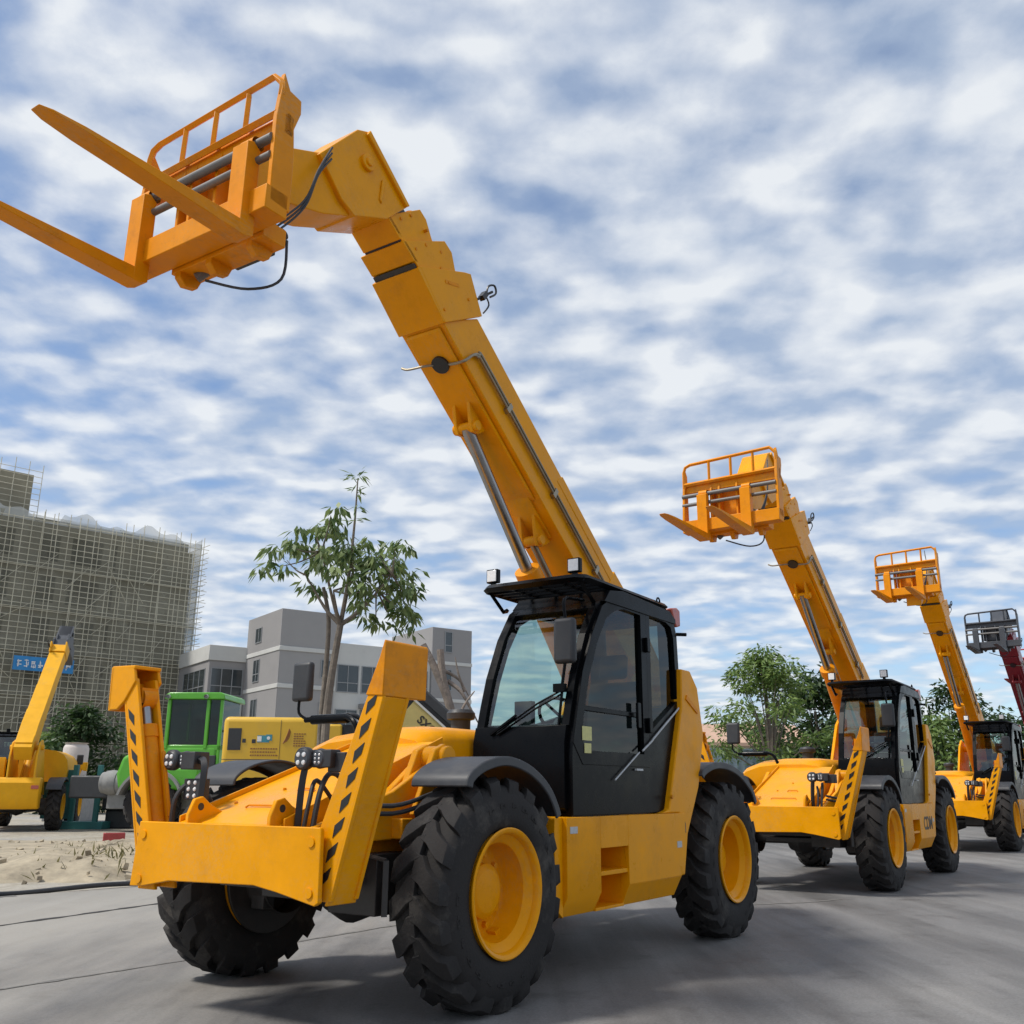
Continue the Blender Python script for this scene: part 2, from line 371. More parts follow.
    parts(hs, 'hydraulic_hose', M['plastic'], root)
    v = MB(); v.bx(3.60, 3.72, .80, .94, 1.2, 1.38)
    for i in range(4): v.tube([(3.72, .82+i*.035, 1.24+.03*(i % 2)), (3.80, .82+i*.035, 1.24+.03*(i % 2))], .013, 8)
    v.build('valve_block', M['pipe'], root, bevel=.004)
    # ---- stabiliser blade plate
    b = MB(); y0, y1 = -.70, .885
    b.prism([(y0, .70), (y0+.12, .705), (y0+.36, .745), (y1-.50, .76), (y1-.32, .735), (y1-.03, .682), (y1, .70), (y1-.01, 1.06), (y1-.02, 1.075), (y0+.04, 1.075), (y0+.02, .90)], 'x', 4.925, 4.955)
    b.bx(4.86, 4.93, y0+.1, y1-.1, .82, 1.05)
    b.build('front_plate', Y, root, bevel=.005)
    b = MB()
    for y, z in ((y0+.085, .745), (y0+.09, 1.0), (y1-.07, .745), (y1-.075, 1.0)): b.tube([(4.955, y, z), (4.963, y, z)], .026, 18)
    parts(b, 'pin', Y, root)
    l = MB()
    for y in (-.27, .43): l.prism([(4.93, 1.06), (4.93, 1.12), (4.89, 1.21), (4.83, 1.225), (4.77, 1.18), (4.6, 1.1), (4.6, 1.02)], 'y', y, y+.03)
    parts(l, 'lifting_lug', Y, root, bevel=.006)
    lk = MB()
    for y in (-.27, .43): lk.tube([(4.845, y-.002, 1.165), (4.845, y+.032, 1.165)], .022, 14)
    parts(lk, 'lug_hole', M['darksteel'], root)
    # ---- stabiliser legs (folded up, leaning outwards)
    for sg in (1, -1):
        my = lambda y: y if sg > 0 else .2-y           # mirror about the front end's centre
        yo_ = lambda z: .90+.305*(z-.70)
        w = .15
        g = MB()
        def slab(za, zb, ya, yb, xa, xb):              # ya, yb offsets inward from the outer edge
            P = []
            for x in (xa, xb):
                P += [(x, my(yo_(za)-ya), za), (x, my(yo_(za)-yb), za), (x, my(yo_(zb)-yb), zb), (x, my(yo_(zb)-ya), zb)]
            g.hexa(P)
        if sg > 0: fp = [(.917, .70), (1.224, 1.748), (1.228, 2.04), (1.197, 1.97), (1.106, 1.754), (.833, 1.12), (.70, .82), (.72, .70)]
        else: fp = [(yo_(.68)-.02, .68), (yo_(1.97)-.02, 1.97), (yo_(1.97)-.15, 1.97), (yo_(.68)-.16, .68)]
        fp = [(my(y), z) for y, z in fp]
        xr = 4.675 if sg > 0 else 4.725; xc = 4.78 if sg > 0 else 4.80
        g.prism(fp, 'x', 4.872, 4.898); g.prism(fp, 'x', xr+.003, xr+.028)
        slab(.68, 1.755 if sg > 0 else 1.95, 0, .02, xr, 4.8985)         # outer plate
        leg = g.build('stabiliser_leg', Y, root, bevel=.006)
        q = MB()
        for i in range(8):
            z = .80+i*.128; a_ = yo_(z)-.045; 
            q.hexa([(4.8990, my(a_-.055), z-.035), (4.8990, my(yo_(z+.02)-.045), z+.015), (4.8990, my(yo_(z+.085)-.045), z+.075), (4.8990, my(yo_(z+.04)-.10), z+.03),
                    (4.9010, my(a_-.055), z-.035), (4.9010, my(yo_(z+.02)-.045), z+.015), (4.9010, my(yo_(z+.085)-.045), z+.075), (4.9010, my(yo_(z+.04)-.10), z+.03)])
        q.build('hazard_stripe', K, leg)
        cy = MB(); cyc = lambda z: my(yo_(z)-.085)
        cy.tube([(xc, cyc(.95), .95), (xc, cyc(1.62), 1.62)], .062, 20); cy.tube([(xc, cyc(1.58), 1.58), (xc, cyc(1.66), 1.66)], .070, 20); cy.tube([(xc, cyc(.8), .8), (xc, cyc(1.0), 1.0)], .05, 16)
        cy.tube([(xc-.055, my(yo_(1.5)-.165), 1.5), (xc-.055, my(yo_(1.1)-.165), 1.1)], .012, 8); cy.lathe([(.07, -.05), (.07, .05)], (xc, cyc(1.82), 1.84), 'x', 18); cy.box((xc, cyc(1.84), 1.86), (.12, .1, .1))
        cl = cy.build('leg_cylinder', M['orange_worn'], leg)
        rd = MB(); rd.tube([(xc, cyc(1.6), 1.6), (xc, cyc(1.82), 1.82)], .04, 16); rd.build('piston_rod', M['steel'], leg)
        ft = MB()
        if sg > 0:
            ft.prism([(1.226, 1.755), (1.234, 2.045), (1.222, 2.06), (1.19, 1.965), (1.10, 1.765)], 'x', 4.535, 4.904)
        else:
            oy = -1.195
            ft.prism([(oy, 1.765), (oy-.01, 2.055), (oy+.02, 2.06), (oy+.03, 1.765)], 'x', 4.70, 4.91)         # pad plate
            ft.prism([(oy, 2.04), (oy, 2.062), (-.95, 2.055), (-.95, 2.03)], 'x', 4.70, 4.91)               # top
            for xa in (4.712, 4.898): ft.prism([(oy, 1.77), (oy, 2.05), (-.965, 2.045), (-.93, 1.95), (-1.03, 1.82), (-1.10, 1.77)], 'x', xa-.012, xa+.012)
        ft.build('foot_pad', M['orange_worn'] if sg > 0 else Y, leg, bevel=.006)
    # ---- front work lamps on posts
    for pts, heads, blk in (([(4.76, -.36, 1.06), (4.75, -.36, 1.30), (4.74, -.37, 1.40), (4.72, -.42, 1.44), (4.70, -.55, 1.445)], (4.73, -.69, 1.445), (4.71, -.52, 1.44)),
                            ([(4.76, .50, 1.05), (4.76, .51, 1.25), (4.75, .52, 1.38), (4.74, .54, 1.42)], (4.75, .52, 1.44), (4.66, .72, 1.42))):
        q = MB(); q.bar(smooth_path(pts, 4), .022); post = q.build('lamp_post', K, root, bevel=.003)
        q = MB(); hx, hy, hz = heads
        q.lathe([(.001, -.05), (.05, -.045), (.066, -.01), (.066, .025), (.058, .03)], heads, 'x', 24); q.lathe([(.05, -.05), (.058, .0), (.05, .02)], (hx-.02, hy+.10, hz), 'x', 20); q.bx(hx-.08, hx+.0, hy+.05, hy+.2, hz-.05, hz+.05)
        q.bx(blk[0]-.07, blk[0]+.05, blk[1]-.06, blk[1]+.07, blk[2]-.055, blk[2]+.055); hd = q.build('headlamp', M['plastic'], root, bevel=.006)
        q = MB(); q.lathe([(.057, .0), (.05, .008), (.001, .010)], (hx+.028, hy, hz), 'x', 24); q.lathe([(.048, .0), (.04, .008), (.001, .010)], (hx+.0, hy+.10, hz), 'x', 20)
        q.build('lens', M['carrgrey'], hd)
        q = MB()
        for dy in (-.022, .022):
            for dz in (-.022, .022): q.lathe([(.015, .0), (.012, .006), (.001, .008)], (hx+.036, hy+dy, hz+dz), 'x', 10)
            for dz in (-.03, 0, .03): q.lathe([(.009, .0), (.001, .006)], (hx+.008, hy+.10+dy*.7, hz+dz*.7), 'x', 8)
        parts(q, 'led', M['lens'], hd)
    q = MB(); q.bx(4.66, 4.72, -.58, -.40, 1.20, 1.33); q.build('lower_lamp', M['plastic'], root, bevel=.006)
    q = MB()
    for i in range(3):
        for j in range(2): q.lathe([(.014, 0), (.010, .006), (.001, .008)], (4.72, -.53+j*.06, 1.225+i*.04), 'x', 10)
    parts(q, 'lower_lens', M['lens'], root)
    q = MB(); q.bar([(4.40, .86, .58), (4.40, .86, .88)], .018); q.tube([(4.40, .86, .88), (4.40, .60, .92)], .012, 8); q.build('sensor_rod', M['darksteel'], root)
    # ---- fenders
    FF = [(4.13, 1.29), (4.11, 1.35), (4.02, 1.41), (3.88, 1.455), (3.7, 1.475), (3.5, 1.445), (3.32, 1.375), (3.18, 1.28), (3.09, 1.17), (3.06, 1.11)]
    RF = [(.66, 1.40), (.60, 1.455), (.35, 1.515), (.05, 1.515), (-.22, 1.465), (-.42, 1.385), (-.58, 1.29), (-.67, 1.17)]
    def fender(line, y0, y1, nm):
        q = MB(); P = [(v.x, v.z) for v in smooth_path([(x, 0, z) for x, z in line], 4)]; n = len(P)
        def off(d): 
            o = []
            for i in range(n):
                a, b = Vector(P[max(i-1, 0)]), Vector(P[min(i+1, n-1)]); t = (b-a).normalized(); o.append((P[i][0]-(t.y)*d*-1*-1, P[i][1]+t.x*d))
            return o
        q.prism(P+off(.022)[::-1], 'y', y0, y1); e = y1 if abs(y1) > abs(y0) else y0
        q.prism(P+off(.06)[::-1], 'y', e-.012, e+.006)
        return q.build(nm, M['fender'], root, bevel=.008, sharp=30)
    for s_ in (1, -1):
        fender(FF, *sorted((s_*.80, s_*1.225)), 'front_fender'); fender(RF, *sorted((s_*.80, s_*1.225)), 'rear_fender')
    q = MB(); q.bx(3.05, 3.12, .98, 1.06, 1.14, 1.24); q.build('fender_bracket', K, root)
    # ---- boom (built along s, turned about its pivot)
    def sect(s0, sb, st, nb, nt, y0, y1):             # section whose front end slants: sb at the bottom, st at the top
        q = MB(); q.prism([(s0, nb), (sb, nb), (st, nt), (s0, nt)], 'y', y0, y1); return q
    q = sect(-.35, 4.56, 4.30, -.025, .47, YF, YN)
    q.prism([(-.5, -.05), (-.5, .42), (.5, .52), (1.2, .50), (1.2, -.03)], 'y', YF-.012, YN+.012)
    q.prism([(1.0, .36), (1.0, .475), (2.48, .485), (2.52, .42), (2.52, .36)], 'y', YF-.006, YN+.006)       # stiffener with a stepped end
    q.prism([(2.6, -.03), (2.8, -.075), (4.5, -.06), (4.52, -.03)], 'y', YF+.05, YN-.05)                   # doubler underneath
    ob = pb(q, 'outer_boom', Y, root, bevel=.010)
    q = MB(); q.prism([(4.54, -.035), (5.04, .045), (4.70, .60), (4.64, .68), (4.29, .52)], 'y', YN-.02, YN+.022); q.prism([(4.54, -.035), (5.04, .045), (4.70, .60), (4.64, .68), (4.29, .52)], 'y', YF-.022, YF+.02)
    q.prism([(4.54, -.045), (5.045, -.0), (5.04, .06), (4.6, .03)], 'y', YF-.02, YN+.02); q.prism([(4.35, .44), (4.75, .44), (4.72, .50), (4.35, .50)], 'y', YF, YN)
    pb(q, 'boom_collar', Y, root, bevel=.006)
    q = MB(); q.prism([(4.5, -.005), (5.09, .02), (4.85, .46), (4.4, .46)], 'y', YF+.012, YN-.012); q.prism([(5.2, .05), (5.34, .06), (5.15, .44), (5.0, .44)], 'y', YF+.04, YN-.04); q.prism([(5.3, .08), (5.62, .09), (5.45, .36), (5.2, .36)], 'y', YF+.075, YN-.07)
    pbs(q, 'wear_pad', M['darksteel'], root)
    q = MB(); q.prism([(4.6, .06), (5.285, .035), (5.02, .585), (4.90, .60), (4.76, .51), (4.6, .45)], 'y', YN-.045, YN); q.prism([(4.6, .06), (5.285, .035), (5.02, .585), (4.90, .60), (4.76, .51), (4.6, .45)], 'y', YF, YF+.045)
    q.prism([(5.10, .03), (5.285, .025), (5.28, .07), (5.06, .08)], 'y', YF, YN); q.prism([(4.7, .43), (5.08, .43), (5.06, .48), (4.7, .48)], 'y', YF+.02, YN-.02)
    pb(q, 'middle_boom', Y, root, bevel=.005)
    q = MB(); q.prism([(4.9, .09), (5.52, .05), (5.36, .52), (5.26, .53), (5.12, .47), (4.9, .40)], 'y', YN-.085, YN-.03); q.prism([(4.9, .09), (5.52, .05), (5.36, .52), (5.26, .53), (5.12, .47), (4.9, .40)], 'y', YF+.03, YF+.085)
    q.prism([(5.3, .05), (5.52, .045), (5.515, .09), (5.3, .10)], 'y', YF+.03, YN-.03); q.prism([(5.1, .38), (5.42, .38), (5.40, .43), (5.1, .43)], 'y', YF+.04, YN-.05)
    pb(q, 'inner_boom', Y, root, bevel=.005)
    # drop head and neck
    def xz2sn(x, z): dx, dz = x-BO[0], z-BO[2]; return (dx*math.cos(BA)+dz*math.sin(BA), -dx*math.sin(BA)+dz*math.cos(BA))
    q = MB()
    hp = [(5.455, .335), (6.11, .352), (6.17, .24), (6.20, -.35), (5.85, -.40), (5.69, -.36), (5.50, .0)]
    q.prism(hp, 'y', YF+.05, YN-.01)
    q.prism([(5.455, .335), (6.11, .352), (6.10, .30), (5.47, .29)], 'y', YF+.02, YN+.02)
    nk = [xz2sn(*w_) for w_ in ((4.30, 6.04), (4.52, 5.86), (4.82, 5.72), (5.16, 5.60), (5.16, 5.02), (4.78, 5.28), (4.44, 5.38), (4.12, 5.53))]
    q.prism(nk, 'y', YF+.09, YN-.05)
    q.tube([xz3 for xz3 in [(5.93, YF-.0, .12), (5.93, YN+.02, .12)]], .07, 20); q.tube([(5.93, YN+.0, .12), (5.93, YN+.035, .12)], .035, 14)
    q.prism([(5.62, .02), (5.66, .03), (5.76, .19), (5.72, .2)], 'y', YN-.012, YN+.004)
    pb(q, 'boom_head', Y, root, bevel=.008)
    # details on the boom
    q = MB()
    for dn in (.165, .205): q.tube(smooth_path([(1.15, YN+.03, dn), (2.5, YN+.03, dn+.0), (3.95, YN+.03, dn), (4.08, YN+.03, dn-.03), (4.14, YN+.035, .08), (4.17, YN+.02, -.06), (4.18, YN-.1, -.075), (4.2, YC, -.05)], 6), .013, 8)
    q.tube(smooth_path([(4.2, YC, -.06), (4.24, YC-.12, -.10), (4.26, YF-.05, -.12), (4.28, YF-.12, -.1)], 5), .011, 8)
    for s_ in (1.5, 3.5, 2.5): q.box((s_, YN+.02, .185), (.05, .05, .10))
    pbs(q, 'boom_pipe', M['pipe'], root)
    q = MB(); q.lathe([(.001, -.012), (.082, -.012), (.082, .022), (.001, .024)], (4.2, YC+.02, -.075), 'z', 24); pb(q, 'hose_port', M['black'], root)
    for s_, l_ in ((3.60, .20), (2.25, .16)):
        q = MB()
        for y in (YC-.10, YC+.06): q.prism([(s_-.16, -.02), (s_+.24, -.02), (s_+.05, -.2), (s_-.02, -.24), (s_-.09, -.18)], 'y', y, y+.035)
        q.tube([(s_-.01, YC-.13, -.17), (s_-.01, YC+.13, -.17)], .05, 16)
        q.prism([(s_-.1, -.025), (s_+.45, -.025), (s_+.4, -.05), (s_-.1, -.05)], 'y', YC-.13, YC+.13)
        pb(q, 'clevis', Y, root, bevel=.006)
    q = MB(); q.tube([(2.22, YC, -.17), (1.0, YC+.05, -.36), (.4, YC+.05, -.46)], .035, 14); pb(q, 'compensation_cylinder', M['pipe'], root)
    q = MB(); q.tube(smooth_path([(4.44, YN, .55), (4.42, YN+.02, .63), (4.40, YN+.04, .72), (4.38, YN+.06, .80)], 4), .013, 6); q.tube(smooth_path([(4.40, YN+.04, .72), (4.44, YN+.05, .80), (4.40, YN+.06, .88), (4.34, YN+.06, .84), (4.36, YN+.05, .74)], 4), .010, 6); q.box((4.41, YN+.03, .68), (.05, .05, .09)); q.tube(smooth_path([(4.40, YN+.04, .70), (4.32, YN+.05, .66), (4.30, YN+.02, .56)], 4), .008, 6)
    pb(q, 'boom_lamp_bracket', M['black'], root)
    q = MB()
    for s_, n_ in ((4.75, .3), (4.62, .05), (4.5, .45), (5.12, .3), (5.16, .14), (4.98, .45), (5.42, .2), (5.38, .35), (4.95, .1), (5.2, .42), (4.88, .33)): q.tube([(s_, YN-.04, n_), (s_, YN+.03 if s_ < 4.8 else YN+.006 if s_ < 5.3 else YN-.02, n_)], .014, 8)
    q.box((4.72, YN+.018, .34), (.2, .016, .03), (0, .9, 0))
    pbs(q, 'bolt', M['orange_worn'], root)
    # lift cylinder
    cx, cz = boomxz(3.59, -.17); ang = math.atan2(cz-CYL0[2], cx-CYL0[0]); Lc = math.hypot(cx-CYL0[0], cz-CYL0[2])
    q = MB(); q.tube([(0, 0, 0), (2.62, 0, 0)], .105, 24); q.tube([(2.56, 0, 0), (2.68, 0, 0)], .125, 24); q.tube([(0, -.1, 0), (0, .1, 0)], .1, 20); q.tube([(.2, .12, .05), (2.5, .12, .05)], .014, 8)
    o = q.build('lift_cylinder', M['orange_worn'], root, loc=CYL0, rot=(0, -ang, 0), bevel=.004); o['_l'] = 1
    q = MB(); q.tube([(2.6, 0, 0), (Lc, 0, 0)], .058, 20); o2 = q.build('lift_rod', M['steel'], root, loc=CYL0, rot=(0, -ang, 0)); o2['_l'] = 1
    # ---- fork carriage (coordinates relative to CP)
    X0, Z0, Y0 = CP[0], CP[2], CP[1]
    def rel(pts): return [(x-X0, z-Z0) for x, z in pts]
    ya, yb = -.86-Y0, .535-Y0
    q = MB()
    q.prism(rel([(5.325, 5.77), (5.27, 5.665), (5.17, 5.65), (5.165, 5.55), (5.215, 5.40), (5.20, 5.22), (5.20, 4.79), (5.37, 4.80), (5.365, 5.42)]), 'y', yb-.04, yb)
    q.prism(rel([(5.31, 5.70), (5.24, 5.60), (5.24, 4.82), (5.41, 4.80), (5.33, 5.62)]), 'y', ya, ya+.035)
    q.bx(5.22-X0, 5.40-X0, ya, yb, 4.73-Z0, 4.90-Z0)                     # bottom rail
    q.prism(rel([(5.22, 5.33), (5.22, 5.48), (5.27, 5.50), (5.30, 5.47), (5.30, 5.33)]), 'y', ya, yb)    # top rail
    for y in (-.32, -.2, .06): q.prism(rel([(5.16, 4.80), (5.16, 5.42), (5.30, 5.42), (5.33, 5.30), (5.33, 4.85)]), 'y', y, y+.03)
    q.bx(5.10-X0, 5.20-X0, -.28, .22, 4.95-Z0, 5.5-Z0)
    q.bx(5.02-X0, 5.215-X0, -.46, .46, 4.70-Z0, 4.83-Z0)                   # lower box behind the rail
    for y in (-.42, -.1, .3): q.prism(rel([(5.02, 4.72), (5.06, 4.63), (5.16, 4.61), (5.214, 4.66), (5.214, 4.72)]), 'y', y, y+.06)
    pc(q, 'carriage_frame', M['orange_worn'], root, bevel=.006)
    q = MB()
    gy0, gy1 = ya+.02, yb-.02
    gp = lambda z: 5.335-.03*(z-5.4)-X0
    path = [(gp(5.42), gy0, 5.40-Z0), (gp(5.62), gy0, 5.64-Z0), (gp(5.70), gy0+.025, 5.715-Z0), (gp(5.74), gy0+.10, 5.745-Z0), (gp(5.78), gy1-.08, 5.785-Z0), (gp(5.74), gy1, 5.70-Z0), (gp(5.7), gy1, 5.60-Z0)]
    q.bar(path, .021); q.bar([(gp(5.45), gy0, 5.45-Z0), (gp(5.45), gy1, 5.47-Z0)], .024)
    for k in range(1, 4): y = gy0+.06+(gy1-gy0-.06)*k/4; q.bar([(gp(5.45), y, 5.45-Z0), (gp(5.75), y, 5.75-Z0)], .018)
    pc(q, 'load_guard', M['orange_worn'], root, bevel=.003)
    q = MB()
    for z, r in ((5.14, .026), (5.27, .030)): q.tube([(5.36-X0, ya, z-Z0), (5.36-X0, yb-.03, z-Z0)], r, 14)
    q.tube([(5.12-X0, -.30, 4.67-Z0), (4.80-X0, .05, 5.1-Z0)], .035, 14)
    pcs(q, 'fork_shaft', M['shaft'], root)
    for fi, y in ((1, .31-Y0), (2, -.74-Y0)):
        q = MB()
        q.prism(rel([(5.345, 4.60), (5.345, 5.22), (5.40, 5.26), (5.45, 5.24), (5.455, 4.675), (5.455, 4.576), (5.40, 4.575)]), 'y', y-.072, y+.072)
        sc4 = [(5.45, 4.577, 4.673, .071), (5.9, 4.598, 4.668, .071), (6.50, 4.632, 4.660, .071), (6.68, 4.642, 4.656, .058), (6.75, 4.646, 4.654, .036)]; vs4 = [(x-X0, y+sy*w_, z-Z0) for x, za, zb, w_ in sc4 for z, sy in ((za, -1), (za, 1), (zb, 1), (zb, -1))]
        q.add(vs4, [(0, 1, 2, 3), (19, 18, 17, 16)]+[(i*4+j, i*4+(j+1) % 4, i*4+4+(j+1) % 4, i*4+4+j) for i in range(4) for j in range(4)])
        q.lathe([(.05, -.06), (.05, .06)], (5.36-X0, y, 5.27-Z0), 'y', 16)
        o = pc(q, 'fork', M['orange_worn'], root, bevel=.005); o['_f'] = fi
    q = MB()
    for k in range(3): q.tube(smooth_path([(4.45-X0, YN+.01-Y0, 5.92-.05*k-Z0), (4.62-X0, YN+.06-Y0, 5.6-Z0-.02*k), (4.72-X0, YN+.05-Y0, 5.3-.03*k-Z0), (4.95-X0, YN+.02-Y0, 5.0-.04*k-Z0), (5.10-X0, .1, 4.8-Z0-.03*k)], 6), .008, 8)
    q.tube(smooth_path([(5.12-X0, -.2, 4.62-Z0), (5.0-X0, .1, 4.52-Z0), (4.85-X0, .25, 4.62-Z0), (4.8-X0, .22, 4.95-Z0)], 6), .010, 8)
    pcs(q, 'carriage_hose', M['plastic'], root)
    q = MB(); q.tube([(4.80-X0, YN-.05-Y0, 5.02-Z0), (4.98-X0, .1, 4.80-Z0)], .045, 16); q.bx(4.86-X0, 5.05-X0, -.2, .18, 4.82-Z0, 5.06-Z0); pc(q, 'tilt_cylinder', M['darksteel'], root, bevel=.004)
    # ---- cab
    K = M['cabblack']
    PO = [(2.76, 1.10), (2.765, 1.5), (2.705, 1.78), (2.605, 2.12), (2.45, 2.42), (2.28, 2.66), (2.10, 2.76), (1.93, 2.80), (1.10, 2.775), (.955, 2.73), (.90, 2.60), (.87, 1.97), (1.25, 1.09)]
    yl0, yl1 = 1.09, 1.15
    b = MB()
    # left wall: door frame ring, rear quarter ring, lower panels
    D_out = [(2.705, 1.78), (2.605, 2.12), (2.45, 2.42), (2.28, 2.66), (2.10, 2.76), (1.93, 2.80), (1.52, 2.79), (1.52, 1.45), (2.62, 1.45), (2.755, 1.6)]
    D_in = [(2.60, 1.78), (2.51, 2.08), (2.37, 2.36), (2.22, 2.57), (2.06, 2.655), (1.92, 2.685), (1.62, 2.68), (1.62, 1.55), (2.56, 1.55), (2.62, 1.62)]
    b.ring(D_out, D_in, 'y', yl0, yl1)
    Q_out = [(1.52, 2.79), (1.10, 2.775), (.955, 2.73), (.90, 2.60), (.87, 1.97), (1.49, 1.65), (1.52, 1.64)]
    Q_in = [(1.45, 2.70), (1.12, 2.69), (1.02, 2.66), (.975, 2.57), (.945, 2.02), (1.43, 1.77), (1.45, 1.76)]
    b.ring(Q_out, Q_in, 'y', yl0, yl1)
    b.prism([(2.76, 1.10), (2.765, 1.5), (2.755, 1.6), (2.62, 1.45), (1.52, 1.45), (1.52, 1.64), (.87, 1.97), (1.25, 1.10)], 'y', yl0, yl1-.004)
    # right wall (boom side)
    yr0, yr1 = .30, .34
    b.ring(PO[1:12], [(2.66, 1.62), (2.60, 1.80), (2.50, 2.09), (2.37, 2.36), (2.22, 2.57), (2.06, 2.65), (1.92, 2.68), (1.12, 2.67), (1.0, 2.63), (.98, 2.55), (.95, 2.02)], 'y', yr0, yr1)
    b.prism([PO[0], PO[1], (2.66, 1.63), (.95, 2.02), PO[11], PO[12]], 'y', yr0, yr1)
    # front: lower panel, screen frame
    b.prism([(2.72, 1.10), (2.80, 1.15), (2.80, 1.60), (2.77, 1.72), (2.70, 1.74), (2.70, 1.10)], 'y', .30, 1.10)
    FR = [(2.745, 1.72), (2.70, 1.88), (2.63, 2.10), (2.48, 2.42), (2.31, 2.66), (2.16, 2.75)]
    def strip(y0, y1, off=.012, th=.05):
        out = [(x+off, z) for x, z in FR]; inn = [(x+off-th, z-.01) for x, z in FR]
        for i in range(len(FR)-1):
            b.prism([out[i], out[i+1], inn[i+1], inn[i]], 'y', y0, y1)
    strip(.30, .37); strip(1.055, 1.115)
    b.prism([(2.34, 2.64), (2.18, 2.76), (2.10, 2.74), (2.28, 2.60)], 'y', .30, 1.12)
    # roof, floor, rear posts and rear panel
    b.prism([(2.26, 2.70), (2.16, 2.80), (1.93, 2.83), (1.05, 2.80), (.93, 2.74), (.93, 2.70)], 'y', .29, 1.16)
    b.bx(1.2, 2.74, .32, 1.12, 1.08, 1.14); b.prism([(.87, 1.97), (1.25, 1.09), (1.31, 1.09), (.93, 1.97)], 'y', .34, 1.09); b.prism([(.87, 1.97), (.91, 2.72), (.96, 2.72), (.93, 1.97)], 'y', .34, .44); b.prism([(.87, 1.97), (.91, 2.72), (.96, 2.72), (.93, 1.97)], 'y', .99, 1.09)
    cab = b.build('cab', K, root, bevel=.010)
    # glass panes
    g = MB()
    for i in range(len(FR)-1):
        (xa, za), (xb, zb) = FR[i], FR[i+1]; g.add([(xa-.012, .37, za), (xa-.012, 1.055, za), (xb-.012, 1.055, zb), (xb-.012, .37, zb)], [(0, 1, 2, 3)], True)
    g.build('windscreen', M['glass'], cab)
    g = MB(); g.add([(x, 1.12, z) for x, z in D_in], [tuple(range(len(D_in)))]); g.add([(x, 1.12, z) for x, z in Q_in], [tuple(range(len(Q_in)))]); g.build('side_glass', M['glassdark'], cab)
    g = MB(); g.add([(x, .32, z) for x, z in [(2.66, 1.62), (2.60, 1.80), (2.50, 2.09), (2.37, 2.36), (2.22, 2.57), (2.06, 2.65), (1.92, 2.68), (1.12, 2.67), (1.0, 2.63), (.98, 2.55), (.95, 2.02)]], [tuple(range(11))]); g.add([(.90, .44, 1.98), (.90, .99, 1.98), (.94, .99, 2.7), (.94, .44, 2.7)], [(0, 1, 2, 3)]); g.build('inner_glass', M['glass'], cab)
    # door bar, rail, handle, hinges
    g = MB(); g.bx(1.62, 2.58, 1.08, 1.13, 1.835, 1.875); g.bx(1.70, 1.76, 1.152, 1.175, 1.75, 1.95); g.bx(1.50, 1.56, 1.15, 1.18, 2.38, 2.50); g.bx(1.50, 1.56, 1.15, 1.18, 1.72, 1.84); parts(g, 'door_bar', K, cab, bevel=.006)
    g = MB(); g.tube([(2.16, 1.165, 1.345), (1.74, 1.165, 1.56)], .006, 8); g.tube([(1.68, 1.165, 1.575), (1.50, 1.165, 1.66), (1.47, 1.165, 1.68), (.92, 1.165, 1.975)], .008, 8); g.bx(1.69, 1.80, 1.15, 1.17, 1.42, 1.435); parts(g, 'door_handle', M['sticker'], cab)
    g = MB(); g.bx(2.49, 2.63, 1.152, 1.1535, 1.62, 1.72); g.bx(2.50, 2.60, 1.152, 1.1535, 1.53, 1.60); parts(g, 'warning_label', M['label'], cab)
    # interior
    g = MB(); g.bx(1.35, 1.9, .48, .95, 1.14, 1.42); g.bx(1.34, 1.88, .46, .97, 1.46, 1.58); g.prism([(1.30, 1.55), (1.44, 1.55), (1.30, 2.18), (1.20, 2.16)], 'y', .47, .96); g.prism([(1.26, 2.2), (1.34, 2.2), (1.30, 2.42), (1.23, 2.40)], 'y', .58, .84); g.build('seat', M['plastic'], cab, bevel=.03, seg=3)
    g = MB(); g.prism([(2.70, 1.14), (2.70, 1.70), (2.50, 1.72), (2.38, 1.62), (2.5, 1.14)], 'y', .35, 1.08); g.tube([(2.45, .72, 1.6), (2.22, .72, 1.80)], .035, 12); g.bx(2.36, 2.42, .42, .58, 1.76, 1.94); g.tube([(2.5, .45, 1.7), (2.4, .48, 1.85)], .015, 8); g.bx(1.5, 2.1, .36, .46, 1.5, 1.66); g.build('dashboard', M['plastic'], cab, bevel=.012)
    g = MB(); c0 = Vector((2.20, .72, 1.82)); ax = Vector((-.75, 0, .66)); u = Vector((0, 1, 0)); w = ax.cross(u)
    g.tube([c0+(u*math.cos(t*math.pi/12)+w*math.sin(t*math.pi/12))*.19 for t in range(24)], .014, 8, closed=True)
    for t in (0, 8, 16): g.tube([c0, c0+(u*math.cos(t*math.pi/12)+w*math.sin(t*math.pi/12))*.19], .012, 6)
    g.build('steering_wheel', K, cab)
    # wipers
    g = MB()
    for d in (0, .028): g.tube([(2.70, 1.03, 1.98-d), (2.765, .85, 1.88-d), (2.80, .52, 1.68-d*.6)], .008, 6)
    g.box((2.735, 1.03, 1.99), (.05, .09, .06)); g.tube([(2.72, 1.04, 1.97), (2.74, 1.02, 1.72)], .012, 6); g.tube([(2.79, .68, 1.80), (2.80, .46, 1.665)], .013, 5); parts(g, 'wiper', K, cab)
    # canopy guard over the roof
    g = MB(); x0, x1, ya_, yb_ = 1.02, 2.50, .16, 1.10; zc = 2.855
    g.bar([(x0, ya_, zc-.01), (x1-.05, ya_, zc), (x1, ya_+.06, zc), (x1, yb_-.06, zc), (x1-.06, yb_, zc), (x0, yb_, zc-.01)], .026)
    for k in range(14): x = x0+.02+(x1-x0-.06)*k/13; g.box((x, (ya_+yb_)/2, zc-.006), (.022, yb_-ya_, .032))
    for k in range(1, 4): y = ya_+(yb_-ya_)*k/4; g.box(((x0+x1)/2, y, zc-.004), (x1-x0, .02, .026))
